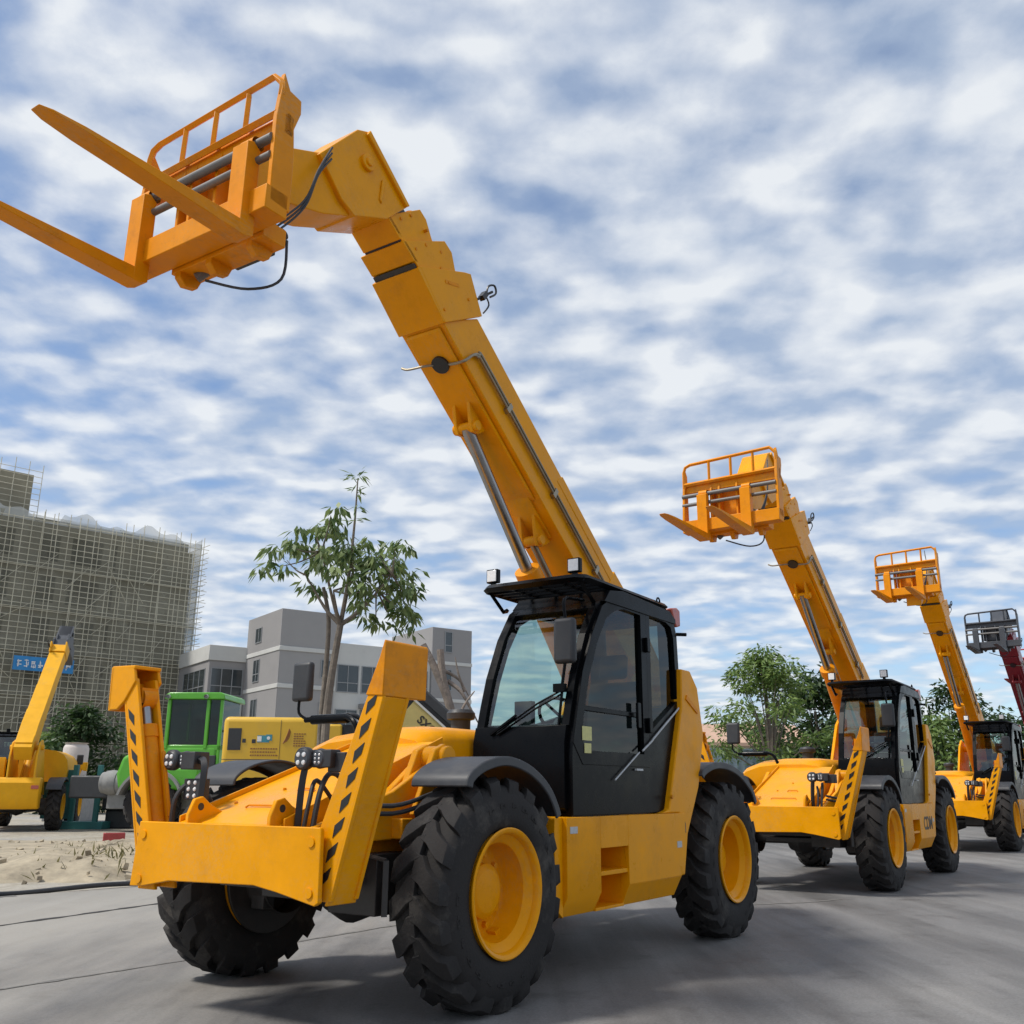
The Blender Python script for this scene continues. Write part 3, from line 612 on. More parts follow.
    for y in (ya_+.04, yb_-.04): g.bar([(x1-.04, y, zc-.02), (x1-.24, y, 2.70), (x1-.30, y, 2.72)], .016); g.bar([(1.3, y, zc), (1.3, y, 2.79)], .018)
    g.build('roof_guard', K, cab)
    for y in (.21, .99):
        g = MB(); g.bx(2.40, 2.45, y-.055, y+.055, 2.915, 3.03); g.bx(2.405, 2.44, y-.02, y+.02, 2.86, 2.92); rl = g.build('roof_lamp', K, cab, bevel=.006)
        gg = MB(); gg.bx(2.448, 2.456, y-.045, y+.045, 2.925, 3.02); gg.build('roof_lamp_lens', M['lens'], cab, bevel=.003)
    g = MB(); g.prism([(.80, 2.70), (.80, 2.84), (.86, 2.86), (.98, 2.84), (.93, 2.72), (.88, 2.68)], 'y', 1.02, 1.15); g.build('rear_lamp', M['redlens'], cab, bevel=.012)
    g = MB(); g.tube([(.86, 1.13, 2.62), (.80, 1.2, 2.62)], .016, 8); g.tube([(1.15+.03*math.cos(t*math.pi/6), 1.10, 2.88+.03*math.sin(t*math.pi/6)) for t in range(12)], .008, 6, closed=True); parts(g, 'roof_fitting', K, cab)
    # mirrors
    g = MB(); g.bx(2.66, 2.73, .965, 1.145, 2.17, 2.51); mh = g.build('cab_mirror', M['plastic'], cab, bevel=.03, seg=3)
    g = MB(); g.tube(smooth_path([(2.28, .98, 2.72), (2.45, 1.0, 2.70), (2.66, 1.03, 2.66), (2.68, 1.05, 2.5)], 4), .013, 8); g.tube([(2.69, 1.05, 2.18), (2.70, 1.03, 2.02)], .012, 8); parts(g, 'mirror_arm', K, cab)
    g = MB(); g.tube(smooth_path([(3.25, -.42, 1.52), (3.25, -.48, 1.72), (3.23, -.58, 1.80), (3.2, -.78, 1.81), (3.2, -1.08, 1.80)], 5), .022, 10); g.tube([(3.2, -.62, 1.80), (3.2, -1.0, 1.80)], .038, 12); g.tube(smooth_path([(3.2, -1.05, 1.8), (3.2, -1.16, 1.86), (3.2, -1.16, 2.0)], 4), .012, 8)
    ar = g.build('hood_mirror_arm', K, root)
    g = MB(); g.bx(3.15, 3.22, -1.25, -1.045, 1.95, 2.27); g.build('hood_mirror', M['plastic'], ar, bevel=.03, seg=3)
    return root
def kids(o): return [c for c in bpy.data.objects if c.parent == o]
_kid = {}
def children_of(o): return list(o.children)
def retint(ob, mp):
    if not mp or ob.type != 'MESH': return
    if any(m_ in mp for m_ in ob.data.materials):
        key = (ob.data.name, id(mp))
        if key not in _kid:
            d = ob.data.copy()
            for i, m_ in enumerate(d.materials):
                if m_ in mp: d.materials[i] = mp[m_]
            _kid[key] = d
        ob.data = _kid[key]
def copy_tree(o, parent, mp=None, skip=()):
    c = o.copy(); COL.objects.link(c); c.parent = parent; retint(c, mp)
    for k in children_of(o):
        if k.name.split('.')[0] in skip: continue
        copy_tree(k, c, mp, skip)
    return c
def pose(root, ang, carr=(0, 0, 0), fork_dy=(0, 0), carr_rot=0):
    da = ang-BA
    for ch in children_of(root):
        if ch.get('_b'): ch.rotation_euler = (0, -ang, 0)
        if ch.get('_c'):
            # neck end moves with the boom, the carriage stays level
            v = Vector((CP[0]-BO[0], CP[2]-BO[2])); c_, s_ = math.cos(da), math.sin(da)
            p = (BO[0]+v.x*c_-v.y*s_+carr[0], CP[1]+carr[1]+(fork_dy[ch['_f']-1] if ch.get('_f') else 0), BO[2]+v.x*s_+v.y*c_+carr[2])
            ch.location = p; ch.rotation_euler = (0, carr_rot, 0)
        if ch.get('_l'):
            cx, cz = boomxz(3.59, -.17, ang); ch.rotation_euler = (0, -math.atan2(cz-CYL0[2], cx-CYL0[0]), 0)
def recolour_sub(root, names, mp):
    for ch in children_of(root):
        if ch.name.split('.')[0] in names: retint(ch, mp)

T1 = make_handler()
GR = 'telehandlers parked in a row'
POS = [((1.0241, 10.0018), -2.1609, .6494), ((6.1747, 17.2406), -2.1694, .6165), ((12.2771, 25.9705), -2.1898, .7116)]
T1.location = (*POS[0][0], 0); T1.rotation_euler = (0, 0, POS[0][1])
tag(T1, 'largest yellow telehandler in the foreground with its boom raised and long forks out, black cab', 'telehandler', GR)
T2 = copy_tree(T1, None); T2.location = (*POS[1][0], 0); T2.rotation_euler = (0, 0, POS[1][1]); pose(T2, POS[1][2], carr=(.0, .05, .2), fork_dy=(-.22, .2))
tag(T2, 'yellow telehandler with black lettering on its side, second in the row behind the largest one', 'telehandler', GR)
T3 = copy_tree(T1, None); T3.location = (*POS[2][0], 0); T3.rotation_euler = (0, 0, POS[2][1]); pose(T3, POS[2][2], carr=(-.05, -.03, .54), fork_dy=(-.18, .15))
tag(T3, 'yellow telehandler partly cut off, third in the row, smallest of the three yellow ones there', 'telehandler', GR)
mpB = {M['yellow']: M['burgundy'], M['orange_worn']: M['carrgrey']}
T4 = copy_tree(T1, None, mpB); T4.location = (16.95, 31.6, 0); T4.rotation_euler = (0, 0, -2.2); pose(T4, .685, carr=(0, 0, .27), fork_dy=(-.2, .15))
recolour_sub(T4, ('lift_cylinder',), {M['carrgrey']: M['burgundy']}); recolour_sub(T4, ('boom_head',), {M['burgundy']: M['carrgrey']})
tag(T4, 'burgundy telehandler boom with a dark grey fork carriage behind the last yellow machine', 'telehandler', GR)
mpR = {M['yellow']: M['redpaint'], M['orange_worn']: M['redpaint']}
T5 = copy_tree(T1, None, mpR); T5.location = (21.2, 37.8, 0); T5.rotation_euler = (0, 0, -2.2); pose(T5, .68, carr=(0, 0, .1))
tag(T5, 'red fork carriage peeking out at the right edge behind the burgundy telehandler', 'telehandler', GR)
# black lettering on the second machine
text_mesh('CDM', .26, 'side_lettering', M['ink'], T2, (1.50, 1.2, .80), (R(90), 0, R(180)), .003)
mpL = {M['yellow']: M['yellow_pale'], M['orange_worn']: M['yellow_pale']}
T6 = copy_tree(T1, None, mpL, skip=('load_guard', 'fork', 'fork_shaft', 'carriage_hose', 'carriage_frame', 'tilt_cylinder'))
for ch in T6.children:
    if ch.name.startswith('engine_hood'): ch.scale = (1, 1.0, 1.36)
T6.location = (-14.55, 29.8, 0); T6.rotation_euler = (0, 0, R(106)); pose(T6, R(41))
mpK = {M['yellow_pale']: M['carrgrey']}
recolour_sub(T6, ('carriage_frame', 'inner_boom', 'boom_head', 'middle_boom'), mpK)
tag(T6, 'older yellow telehandler seen from behind, boom with dark grey head before the scaffold', 'telehandler')

# ------------------------------------------------------------------ ground
def ground_mat():
    m, nt, b = nmat('dry_dirt_ground'); L = nt.links.new; tc = nt.nodes.new('ShaderNodeTexCoord')
    n1 = node(nt, 'ShaderNodeTexNoise', Scale=.35, Detail=8.0, Roughness=.6); n2 = node(nt, 'ShaderNodeTexNoise', Scale=6.0, Detail=10.0, Roughness=.7); n3 = node(nt, 'ShaderNodeTexVoronoi', Scale=9.0)
    mp_ = node(nt, 'ShaderNodeMapping'); L(tc.outputs['Object'], mp_.inputs['Vector'])
    for n in (n1, n2, n3): L(mp_.outputs[0], n.inputs['Vector'])
    r1 = ramp(nt, [(.30, (.30, .26, .20)), (.48, (.42, .385, .32)), (.62, (.36, .35, .33)), (.75, (.27, .24, .19))]); L(n1.outputs['Fac'], r1.inputs['Fac'])
    r2 = ramp(nt, [(.35, (.55, .53, .5)), (.65, (1, 1, 1))]); L(n2.outputs['Fac'], r2.inputs['Fac'])
    mx = node(nt, 'ShaderNodeMix', data_type='RGBA', blend_type='MULTIPLY'); mx.inputs['Factor'].default_value = .8; L(r1.outputs['Color'], mx.inputs['A']); L(r2.outputs['Color'], mx.inputs['B'])
    L(mx.outputs['Result'], b.inputs['Base Color']); b.inputs['Roughness'].default_value = .95
    bp = node(nt, 'ShaderNodeBump', Strength=.5, Distance=.05); L(n2.outputs['Fac'], bp.inputs['Height']); L(bp.outputs[0], b.inputs['Normal'])
    return m
def concrete_mat():
    m, nt, b = nmat('worn_concrete_yard'); L = nt.links.new; tc = nt.nodes.new('ShaderNodeTexCoord')
    def N(s, sc=(1, 1, 1), d=8., r=.6, rot=0):
        mp_ = node(nt, 'ShaderNodeMapping'); mp_.inputs['Scale'].default_value = sc; mp_.inputs['Rotation'].default_value = (0, 0, rot); L(tc.outputs['Object'], mp_.inputs['Vector'])
        n = node(nt, 'ShaderNodeTexNoise', Scale=s, Detail=d, Roughness=r); L(mp_.outputs[0], n.inputs['Vector']); return n
    big = N(.16, d=4); r0 = ramp(nt, [(.35, (.165, .161, .158)), (.52, (.20, .195, .19)), (.68, (.26, .252, .24))]); L(big.outputs['Fac'], r0.inputs['Fac'])
    st = N(.9, (1, .22, 1), rot=R(55), r=.65); r1 = ramp(nt, [(.34, (.58, .575, .575)), (.52, (.96, .96, .96)), (.72, (1.2, 1.19, 1.17))]); L(st.outputs['Fac'], r1.inputs['Fac'])
    f = N(60, d=10, r=.8); r2 = ramp(nt, [(.3, (.55, .55, .55)), (.7, (1.3, 1.3, 1.3))]); L(f.outputs['Fac'], r2.inputs['Fac'])
    sp = N(2.6, d=9, r=.7); r3 = ramp(nt, [(.30, (.68, .67, .66)), (.46, (1, 1, 1)), (.62, (1, 1, 1)), (.74, (1.15, 1.14, 1.12))]); L(sp.outputs['Fac'], r3.inputs['Fac'])
    c = r0.outputs['Color']
    for rr in (r1, r2, r3):
        mx = node(nt, 'ShaderNodeMix', data_type='RGBA', blend_type='MULTIPLY'); mx.inputs['Factor'].default_value = .85; L(c, mx.inputs['A']); L(rr.outputs['Color'], mx.inputs['B']); c = mx.outputs['Result']
    oil = N(1.15, d=3, r=.45); ro = ramp(nt, [(.64, (1, 1, 1)), (.72, (.68, .67, .66))]); L(oil.outputs['Fac'], ro.inputs['Fac'])
    trk = N(2.2, (1, .045, 1), d=5, r=.6, rot=R(34)); rt = ramp(nt, [(.42, (.74, .735, .73)), (.56, (1, 1, 1))]); L(trk.outputs['Fac'], rt.inputs['Fac'])
    for rr in (ro, rt):
        mx = node(nt, 'ShaderNodeMix', data_type='RGBA', blend_type='MULTIPLY'); mx.inputs['Factor'].default_value = .8; L(c, mx.inputs['A']); L(rr.outputs['Color'], mx.inputs['B']); c = mx.outputs['Result']
    # paler beige towards the left of the yard, broken up by streaky noise
    sx = nt.nodes.new('ShaderNodeSeparateXYZ'); L(tc.outputs['Object'], sx.inputs[0])
    ma = node(nt, 'ShaderNodeMath', operation='MULTIPLY_ADD'); ma.inputs[1].default_value = -.16; ma.inputs[2].default_value = -.30; L(sx.outputs['X'], ma.inputs[0])
    mb = node(nt, 'ShaderNodeMath', operation='MULTIPLY_ADD'); mb.inputs[1].default_value = 1.1; L(st.outputs['Fac'], mb.inputs[0]); L(ma.outputs[0], mb.inputs[2])
    rd = ramp(nt, [(.42, 0.), (.95, .52)]); L(mb.outputs[0], rd.inputs['Fac'])
    mx = node(nt, 'ShaderNodeMix', data_type='RGBA'); L(rd.outputs['Color'], mx.inputs['Factor']); L(c, mx.inputs['A']); mx.inputs['B'].default_value = (.42, .39, .335, 1); c = mx.outputs['Result']
    L(c, b.inputs['Base Color'])
    rr = ramp(nt, [(.3, .55), (.7, .85)]); L(st.outputs['Fac'], rr.inputs['Fac']); L(rr.outputs['Color'], b.inputs['Roughness'])
    bp = node(nt, 'ShaderNodeBump', Strength=.25, Distance=.01); L(f.outputs['Fac'], bp.inputs['Height']); L(bp.outputs[0], b.inputs['Normal'])
    return m
g = MB(); g.add([(-900, -120, 0), (900, -120, 0), (900, 1500, 0), (-900, 1500, 0)], [(0, 1, 2, 3)])
gr = g.build('ground', ground_mat()); tag(gr, 'pale dry dirt ground of the yard', kind='structure')
# concrete yard: its ragged left edge runs from beside the camera up past the stabiliser plate
edge = [(-40, -14), (-12.5, 5.5), (-8.0, 10.4), (-6.9, 11.55), (-6.2, 12.2), (-5.62, 12.75), (-5.1, 13.4), (-4.4, 14.4), (-3.3, 16.0), (-1.5, 19.0), (1.0, 23.0), (4.0, 28.5), (9, 37), (30, 72)]
g = MB(); poly = edge+[(90, 72), (90, -40), (-40, -40)]
g.prism([(x, y) for x, y in poly], 'z', .012, .004); cy_ = g.build('concrete_yard', concrete_mat()); tag(cy_, 'grey worn concrete yard under the telehandlers', kind='structure')
M['joint'] = surf('dark_joint_filler', (.03, .029, .028), .9, var=.3, scale=20)
def joint(pts, w, name, z=.016, nz=.5):
    g = MB(); P = [Vector((x, y, 0)) for x, y in pts]; fine = []
    for i in range(len(P)-1):
        k = max(2, int((P[i+1]-P[i]).length/.12))
        for j in range(k): fine.append(P[i].lerp(P[i+1], j/k))
    fine.append(P[-1]); vs = []
    for i, p in enumerate(fine):
        t = (fine[min(i+1, len(fine)-1)]-fine[max(i-1, 0)]).normalized(); nn = Vector((-t.y, t.x, 0)); ww = w*(.55+random.random()*nz*2); off = random.uniform(-.3, .3)*w
        vs += [(*(p+nn*(ww/2+off)).xy, z), (*(p-nn*(ww/2-off)).xy, z)]
    g.add(vs, [(2*i, 2*i+1, 2*i+3, 2*i+2) for i in range(len(fine)-1)])
    o = g.build(name, M['joint']); tag(o, kind='structure'); return o
joint([(-12, 2.1), (-4.79, 9.81), (-3.94, 11.63), (-2.2, 14.6)], .04, 'slab_joint', nz=.9)['label'] = 'dark joint between concrete slabs left of the big telehandler'
M['joint'] = surf('faint_dusty_joint', (.16, .155, .145), .9, var=.3, scale=12)
joint([(-9, .5), (-3.29, 6.85), (-2.49, 7.94), (-.8, 10.4)], .03, 'slab_joint', nz=.9)['label'] = 'thin faint joint across the concrete at lower left'
joint([(2.2, 11.6), (3.1, 12.0), (3.55, 12.15), (4.0, 12.5)], .035, 'pavement_crack', nz=.8)['label'] = 'short dark crack in the concrete by the rear wheel'
joint([(-11.2, 6.1), (-8.0, 10.0), (-6.6, 11.6), (-5.9, 12.35)], .11, 'slab_edge_gap', nz=.6)['label'] = 'ragged dark gap along the edge of the concrete'
# black cable lying along the concrete edge
g = MB(); g.tube(smooth_path([(-9.5, 8.35, .035), (-7.2, 10.9, .03), (-6.3, 11.95, .05), (-5.9, 12.5, .03), (-5.2, 13.25, .06), (-4.6, 14.0, .03), (-3.7, 15.3, .03)], 8), .030, 8)
tag(g.build('cable', M['plastic']), 'thick black cable lying along the edge of the concrete at left', 'cable')
M['stone'] = surf('pale_rubble', (.33, .28, .20), .95, var=.4, scale=2.2, bump=.6, bscale=14, coord='Object')
def rubble(name, label, c, rx, ry, h, n, seed):
    rnd = random.Random(seed); g = MB()
    for i in range(n):
        a = rnd.uniform(0, 6.283); rr = math.sqrt(rnd.random()); x, y = c[0]+rx*rr*math.cos(a), c[1]+ry*rr*math.sin(a); s_ = rnd.uniform(.02, .09)*(1.1-rr*.4)*(2.2 if h > 1 else 1.0)
        z = h*max(0, 1-rr*rr)*rnd.uniform(.4, 1)
        P = [Vector((rnd.uniform(.5, 1)*sx, rnd.uniform(.5, 1)*sy, rnd.uniform(.4, .9)*sz))*s_ for sx in (-1, 1) for sy in (-1, 1) for sz in (-1, 1)]
        mt = Euler((rnd.uniform(-.5, .5), rnd.uniform(-.5, .5), rnd.uniform(0, 6))).to_matrix(); P = [mt@p+Vector((x, y, z)) for p in P]
        g.add(P, [(0, 1, 3, 2), (4, 6, 7, 5), (0, 4, 5, 1), (2, 3, 7, 6), (0, 2, 6, 4), (1, 5, 7, 3)])
    # the mound itself
    nr, na = 16, 64; vs = [(c[0], c[1], h*.9)]
    for i in range(1, nr+1):
        for j in range(na):
            a = 2*math.pi*j/na; q = i/nr; wob = 1+.18*math.sin(3*a+seed)+.1*math.sin(7*a+2*seed); x, y = c[0]+rx*q*math.cos(a)*wob, c[1]+ry*q*math.sin(a)*wob
            z = h*.9*(1-q*q)**1.3*(1+.25*math.sin(x*2.1+seed)*math.sin(y*2.7))+rnd.uniform(-.02, .02)*min(1, h*3); vs.append((x, y, max(.003, z) if i < nr else -.02))
    fs = [(0, 1+j, 1+(j+1) % na) for j in range(na)]
    for i in range(nr-1):
        for j in range(na): fs.append((1+i*na+j, 1+i*na+(j+1) % na, 1+(i+1)*na+(j+1) % na, 1+(i+1)*na+j))
    g.add(vs, fs, True)
    return tag(g.build(name, M['stone']), label, 'rubble', kind='stuff')
rubble('rubble_heap', 'heap of pale stone rubble at the foot of the scaffolded building', (-22, 52, 0), 9, 3, 1.5, 260, 1)
rubble('rubble_heap', 'low dirt and gravel heap beside the folded stabiliser leg', (-6.4, 16.2, 0), 2.1, 2.4, .42, 70, 2)
rubble('gravel', 'scattered gravel and clods on the dirt', (-10.5, 19, 0), 6.5, 5.5, .06, 160, 3)

# ------------------------------------------------------------------ vegetation
def leaf_mat(name, dark, light, trans=.35):
    m, nt, b = nmat(name); L = nt.links.new
    oi = nt.nodes.new('ShaderNodeNewGeometry'); r = ramp(nt, [(0, dark), (.55, tuple((a+c)/2 for a, c in zip(dark, light))), (1, light)]); L(oi.outputs['Random Per Island'], r.inputs['Fac'])
    L(r.outputs['Color'], b.inputs['Base Color']); b.inputs['Roughness'].default_value = .5
    t = node(nt, 'ShaderNodeBsdfTranslucent'); L(r.outputs['Color'], t.inputs['Color']); mx = nt.nodes.new('ShaderNodeMixShader'); mx.inputs['Fac'].default_value = trans
    L(b.outputs[0], mx.inputs[1]); L(t.outputs[0], mx.inputs[2]); L(mx.outputs[0], nt.nodes['Material Output'].inputs['Surface']); return m
M['leaf_a'] = leaf_mat('drooping_leaf', (.055, .11, .03), (.24, .31, .11))
M['leaf_b'] = leaf_mat('light_green_leaf', (.07, .14, .03), (.24, .33, .09))
M['leaf_c'] = leaf_mat('dark_green_leaf', (.016, .042, .012), (.06, .11, .03))
M['bark'] = surf('grey_bark', (.16, .135, .11), .9, var=.35, scale=7, bump=.5, bscale=25)
M['deadwood'] = surf('grey_dead_wood', (.23, .19, .16), .9, var=.35, scale=6, bump=.5, bscale=18)
def leaf(g, p, d, l, w, rnd, fold=.3):
    d = d.normalized(); s_ = d.cross(Vector((0, 0, 1)))
    if s_.length < .05: s_ = Vector((1, 0, 0))
    s_.normalize(); u = s_.cross(d); s_ = (s_*math.cos(t_ := rnd.uniform(-.9, .9))+u*math.sin(t_))
    m1 = p+d*l*.45+s_*w*.5; m2 = p+d*l*.45-s_*w*.5; e = p+d*l+Vector((0, 0, -l*.12))
    g.add([p, m1, e, m2], [(0, 1, 2, 3)])
def clump(g, c, r, n, l, w, rnd, droop, flat=.7):
    for i in range(n):
        v = Vector((rnd.gauss(0, 1), rnd.gauss(0, 1), rnd.gauss(0, 1)*flat)); v = v.normalized()*r*(rnd.random()**.45)
        p = c+v; d = Vector((v.x/r+rnd.uniform(-.6, .6), v.y/r+rnd.uniform(-.6, .6), -droop+rnd.uniform(-.5, .5)))
        leaf(g, p, d, l*rnd.uniform(.7, 1.25), w*rnd.uniform(.7, 1.2), rnd)
def tree(name, label, base, trunk, limbs, leafm, cl, seed, group=None, barkm=None, cat='tree'):
    """trunk: [(pts, radii)], limbs: [(pts, r0)], cl: [(centre, radius, count, length, width, droop)]; all relative to base"""
    root = empty(name, base); tag(root, label, cat, group); rnd = random.Random(seed); g = MB()
    for pts, rr in trunk: 
        sp_ = smooth_path(pts, 4); n = len(sp_); g.tube(sp_, [rr[0]+(rr[1]-rr[0])*i/(n-1) for i in range(n)], 10)
    g.build('trunk', barkm or M['bark'], root)
    if limbs:
        g = MB()
        for pts, r0 in limbs: sp_ = smooth_path(pts, 4); n = len(sp_); g.tube(sp_, [r0*(1-.75*i/(n-1)) for i in range(n)], 7)
        g.build('limb', barkm or M['bark'], root)
    g = MB()
    for c, r, n, l, w, dr in cl: clump(g, Vector(c), r, n, l, w, rnd, dr)
    if cl: g.build('crown', leafm, root)
    return root
# tree with drooping leaves behind the yellow housing (about 18 m away)
rnd = random.Random(5); D1 = 18.0; k = D1/17.0
bx_, bz_ = -3.17*k, 0
def P1(px, py, dy=0): # place in the tree's own plane (metres), dy in depth
    dx = (px-512)/965.7*17; dz = 1.28+(790-py)/965.7*17*1.02
    return (dx*k-bx_, dy, dz*k)
fk = P1(340, 640)
limbs = []; cls = []
boughs = [P1(300, 588, .2), P1(322, 572, -.5), P1(345, 580, .5), P1(372, 600, .3), P1(392, 592, -.3), P1(335, 610, -.4)]
for e in boughs: m_ = tuple(a*.55+b*.45 for a, b in zip(fk, e)); limbs.append(([fk, (m_[0]*.98, m_[1]*.7, m_[2]-.10), e], .05))
spots = [(270, 572), (283, 562), (278, 590), (298, 552), (308, 545), (305, 572), (320, 534), (330, 550), (318, 566), (345, 548), (352, 562), (336, 574), (368, 558), (378, 570), (390, 560), (402, 566), (414, 580), (418, 598), (405, 588), (392, 600), (380, 588), (362, 584), (368, 612), (376, 632), (398, 616), (410, 622), (402, 638), (350, 604), (325, 590), (292, 574), (312, 556), (300, 596), (340, 560), (385, 574), (412, 604), (360, 596), (330, 538), (395, 578)]
for px, py in spots:
    dy = rnd.uniform(-1.0, 1.0); e = P1(340+(px-340)*.88, py, dy); b0 = min(boughs, key=lambda b: (Vector(b)-Vector(e)).length); md = tuple(a*.5+b*.5 for a, b in zip(b0, e)); limbs.append(([b0, (md[0], md[1], md[2]-.05), e], .022))
    for k_ in range(3): cls.append(((e[0]+rnd.gauss(0, .16), e[1]+rnd.gauss(0, .2), e[2]+rnd.gauss(0, .10)), .15, rnd.randint(9, 16), .23, .086, .7))
limbs.append(([fk, P1(346, 590), P1(349, 535), P1(350, 488)], .045))
for py in (487, 500, 520, 533): cls.append((P1(350, py), .10 if py > 490 else .16, 12 if py > 490 else 26, .22, .05, .1))
tree('street_tree', 'slim tree with drooping leaves and a bare leader, behind the yellow machine housing', (bx_, D1, 0), [([(0, 0, -.1), P1(331, 745), P1(334, 690), fk], (.085, .06)), ([(-.06, .05, -.1), P1(325, 745, .1), P1(326, 690, .15), P1(326, 635, .2), P1(318, 600, .25)], (.06, .035))], limbs, M['leaf_a'], cls, 11)
# trees at right
def bushy(name, label, x, y, h, w, leafm, seed, n=26, lf=(.24, .09), group=None, cnt=120, z0=.22, droop=.2, cf=1.0):
    rnd = random.Random(seed); cl = []; lm = []
    for i in range(n):
        a = rnd.uniform(0, 6.283); q = rnd.random()**.6; zz = h*(z0+(1-z0)*rnd.random()); prof = math.sin(min(1, max(.12, (zz/h-z0+.12)/(1-z0+.1)))*math.pi)**.55
        c = (w*q*prof*math.cos(a), w*q*prof*math.sin(a), zz-.1*h); cl.append((c, w*cf*rnd.uniform(.2, .38), cnt, lf[0], lf[1], droop)); lm.append(([(0, 0, h*.22), (c[0]*.4, c[1]*.4, zz*.62), c], .045*h/5))
    return tree(name, label, (x, y, 0), [([(0, 0, -.1), (.05, 0, h*.25), (0, .05, h*.7)], (.022*h, .009*h))], [(a_, b_*.6) for a_, b_ in lm], leafm, cl, seed, group)
GT = 'trees beyond the yard fence'
bushy('broadleaf_tree', 'light green airy tree standing in front of the darker tree, right of the big cab', 8.75, 33.5, 6.3, 2.4, M['leaf_b'], 21, 40, (.22, .085), GT, 170, .28, .2, .74)
bushy('dark_tree', 'dense dark green tree beside the second telehandler cab', 12.4, 40, 6.2, 2.9, M['leaf_c'], 22, 44, (.32, .15), GT, 130, .1)
bushy('dark_tree', 'dark tree rising between the second and third telehandler booms', 19.6, 44, 6.4, 2.2, M['leaf_c'], 23, 30, (.32, .13), GT, 110, .15)
bushy('broadleaf_tree', 'olive green tree low between the second cab and third telehandler', 18.2, 42, 4.6, 2.3, M['leaf_b'], 24, 30, (.30, .12), GT, 110, .08)
bushy('dark_tree', 'far dark tree seen right of the third telehandler boom', 23.8, 48, 5.6, 2.6, M['leaf_c'], 25, 30, (.34, .15), GT, 110, .1)
bushy('bush', 'rounded green bush at the foot of the scaffold', -20.6, 47.5, 5.3, 2.2, M['leaf_c'], 26, 40, (.34, .14), None, 120, .06)
bushy('bush', 'smaller olive bush left of the rounded bush by the scaffold', -23.0, 50, 4.2, 1.6, M['leaf_b'], 27, 24, (.34, .12), None, 100, .06)
# cut tree
def BP(px, py, dy=0): return ((px-512)/965.7*23-(-1.25), dy, 1.28+(790-py)/965.7*23*1.02)
tree('cut_tree', 'pruned leafless tree with thick grey stubs beside the cab', (-1.25, 23, 0), [([(0, 0, -.1), BP(458, 760), BP(452, 715), BP(437, 680), BP(424, 655)], (.14, .075)), ([BP(449, 705), BP(444, 685), BP(441, 660)], (.10, .085))], [([BP(449, 690, .1), BP(462, 700), BP(472, 716), BP(480, 730)], .06), ([BP(445, 680), BP(460, 688, .2), BP(470, 704, .1)], .05), ([BP(466, 700, .1), BP(460, 684), BP(456, 667)], .04), ([BP(456, 740), BP(466, 715, -.2), BP(476, 700)], .05)], None, [], 31, None, M['deadwood'])
# weeds near the dirt heap
g = MB(); rnd = random.Random(9)
for i in range(420):
    x, y = rnd.gauss(-6.0, .7), rnd.gauss(16.4, .9); leaf(g, Vector((x, y, .04+max(0, .2-.05*((x+6.4)**2+(y-16.2)**2)))), Vector((rnd.uniform(-.6, .6), rnd.uniform(-.6, .6), rnd.uniform(.3, 1))), rnd.uniform(.08, .3), .03, rnd)
M['weed'] = leaf_mat('dry_weed', (.09, .09, .03), (.26, .23, .10)); tag(g.build('weeds', M['weed']), 'dry weeds on the dirt heap by the stabiliser leg', kind='stuff')
# ------------------------------------------------------------------ scaffolded building
M['rawconcrete'] = surf('raw_concrete', (.26, .24, .18), .95, var=.2, scale=.35, dirt=((.17, .155, .115), .7), dscale=.25)
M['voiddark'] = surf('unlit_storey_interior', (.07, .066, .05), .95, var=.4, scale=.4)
M['bamboo'] = surf('weathered_scaffold_pole', (.52, .49, .39), .85, var=.3, scale=.5)
M['netting'] = glass('grey_debris_net', (.62, .65, .64), .0)
def netmat():
    m, nt, b = nmat('green_grey_debris_net'); L = nt.links.new; tc = nt.nodes.new('ShaderNodeTexCoord')
    n = node(nt, 'ShaderNodeTexNoise', Scale=.22, Detail=9.0, Roughness=.7); L(tc.outputs['Object'], n.inputs['Vector'])
    r = ramp(nt, [(.35, (.25, .245, .19)), (.6, (.35, .34, .275)), (.75, (.44, .43, .36))]); L(n.outputs['Fac'], r.inputs['Fac']); L(r.outputs['Color'], b.inputs['Base Color']); b.inputs['Roughness'].default_value = .95
    t = nt.nodes.new('ShaderNodeBsdfTransparent'); mx = nt.nodes.new('ShaderNodeMixShader'); r2 = ramp(nt, [(.36, .30), (.7, .66)]); L(n.outputs['Fac'], r2.inputs['Fac']); L(r2.outputs['Color'], mx.inputs['Fac'])
    L(t.outputs[0], mx.inputs[1]); L(b.outputs[0], mx.inputs[2]); L(mx.outputs[0], nt.nodes['Material Output'].inputs['Surface']); return m
M['net'] = netmat()
def whitenet():
    m, nt, b = nmat('white_roof_sheeting'); L = nt.links.new
    b.inputs['Base Color'].default_value = (.55, .57, .56, 1); b.inputs['Roughness'].default_value = .9
    t = nt.nodes.new('ShaderNodeBsdfTransparent'); mx = nt.nodes.new('ShaderNodeMixShader'); mx.inputs['Fac'].default_value = .55; L(t.outputs[0], mx.inputs[1]); L(b.outputs[0], mx.inputs[2]); L(mx.outputs[0], nt.nodes['Material Output'].inputs['Surface']); return m
M['whitenet'] = whitenet()
B0 = Vector((-29.6, 90, 0)); B1 = Vector((-49.5, 71, 0))      # right end and left end of the facade
ux = (B0-B1).normalized(); nrm = Vector((ux.y, -ux.x, 0)); LEN = (B0-B1).length; az = math.atan2(ux.y, ux.x)
bld = empty('building', B1, az); tag(bld, 'unfinished six storey concrete building wrapped in scaffolding and grey netting', 'building')
H = 23.3; FH = 3.6
g = MB(); g.bx(0, LEN-1.3, 1.0, 13, 0, H-.4); g.build('wall', M['voiddark'], bld)
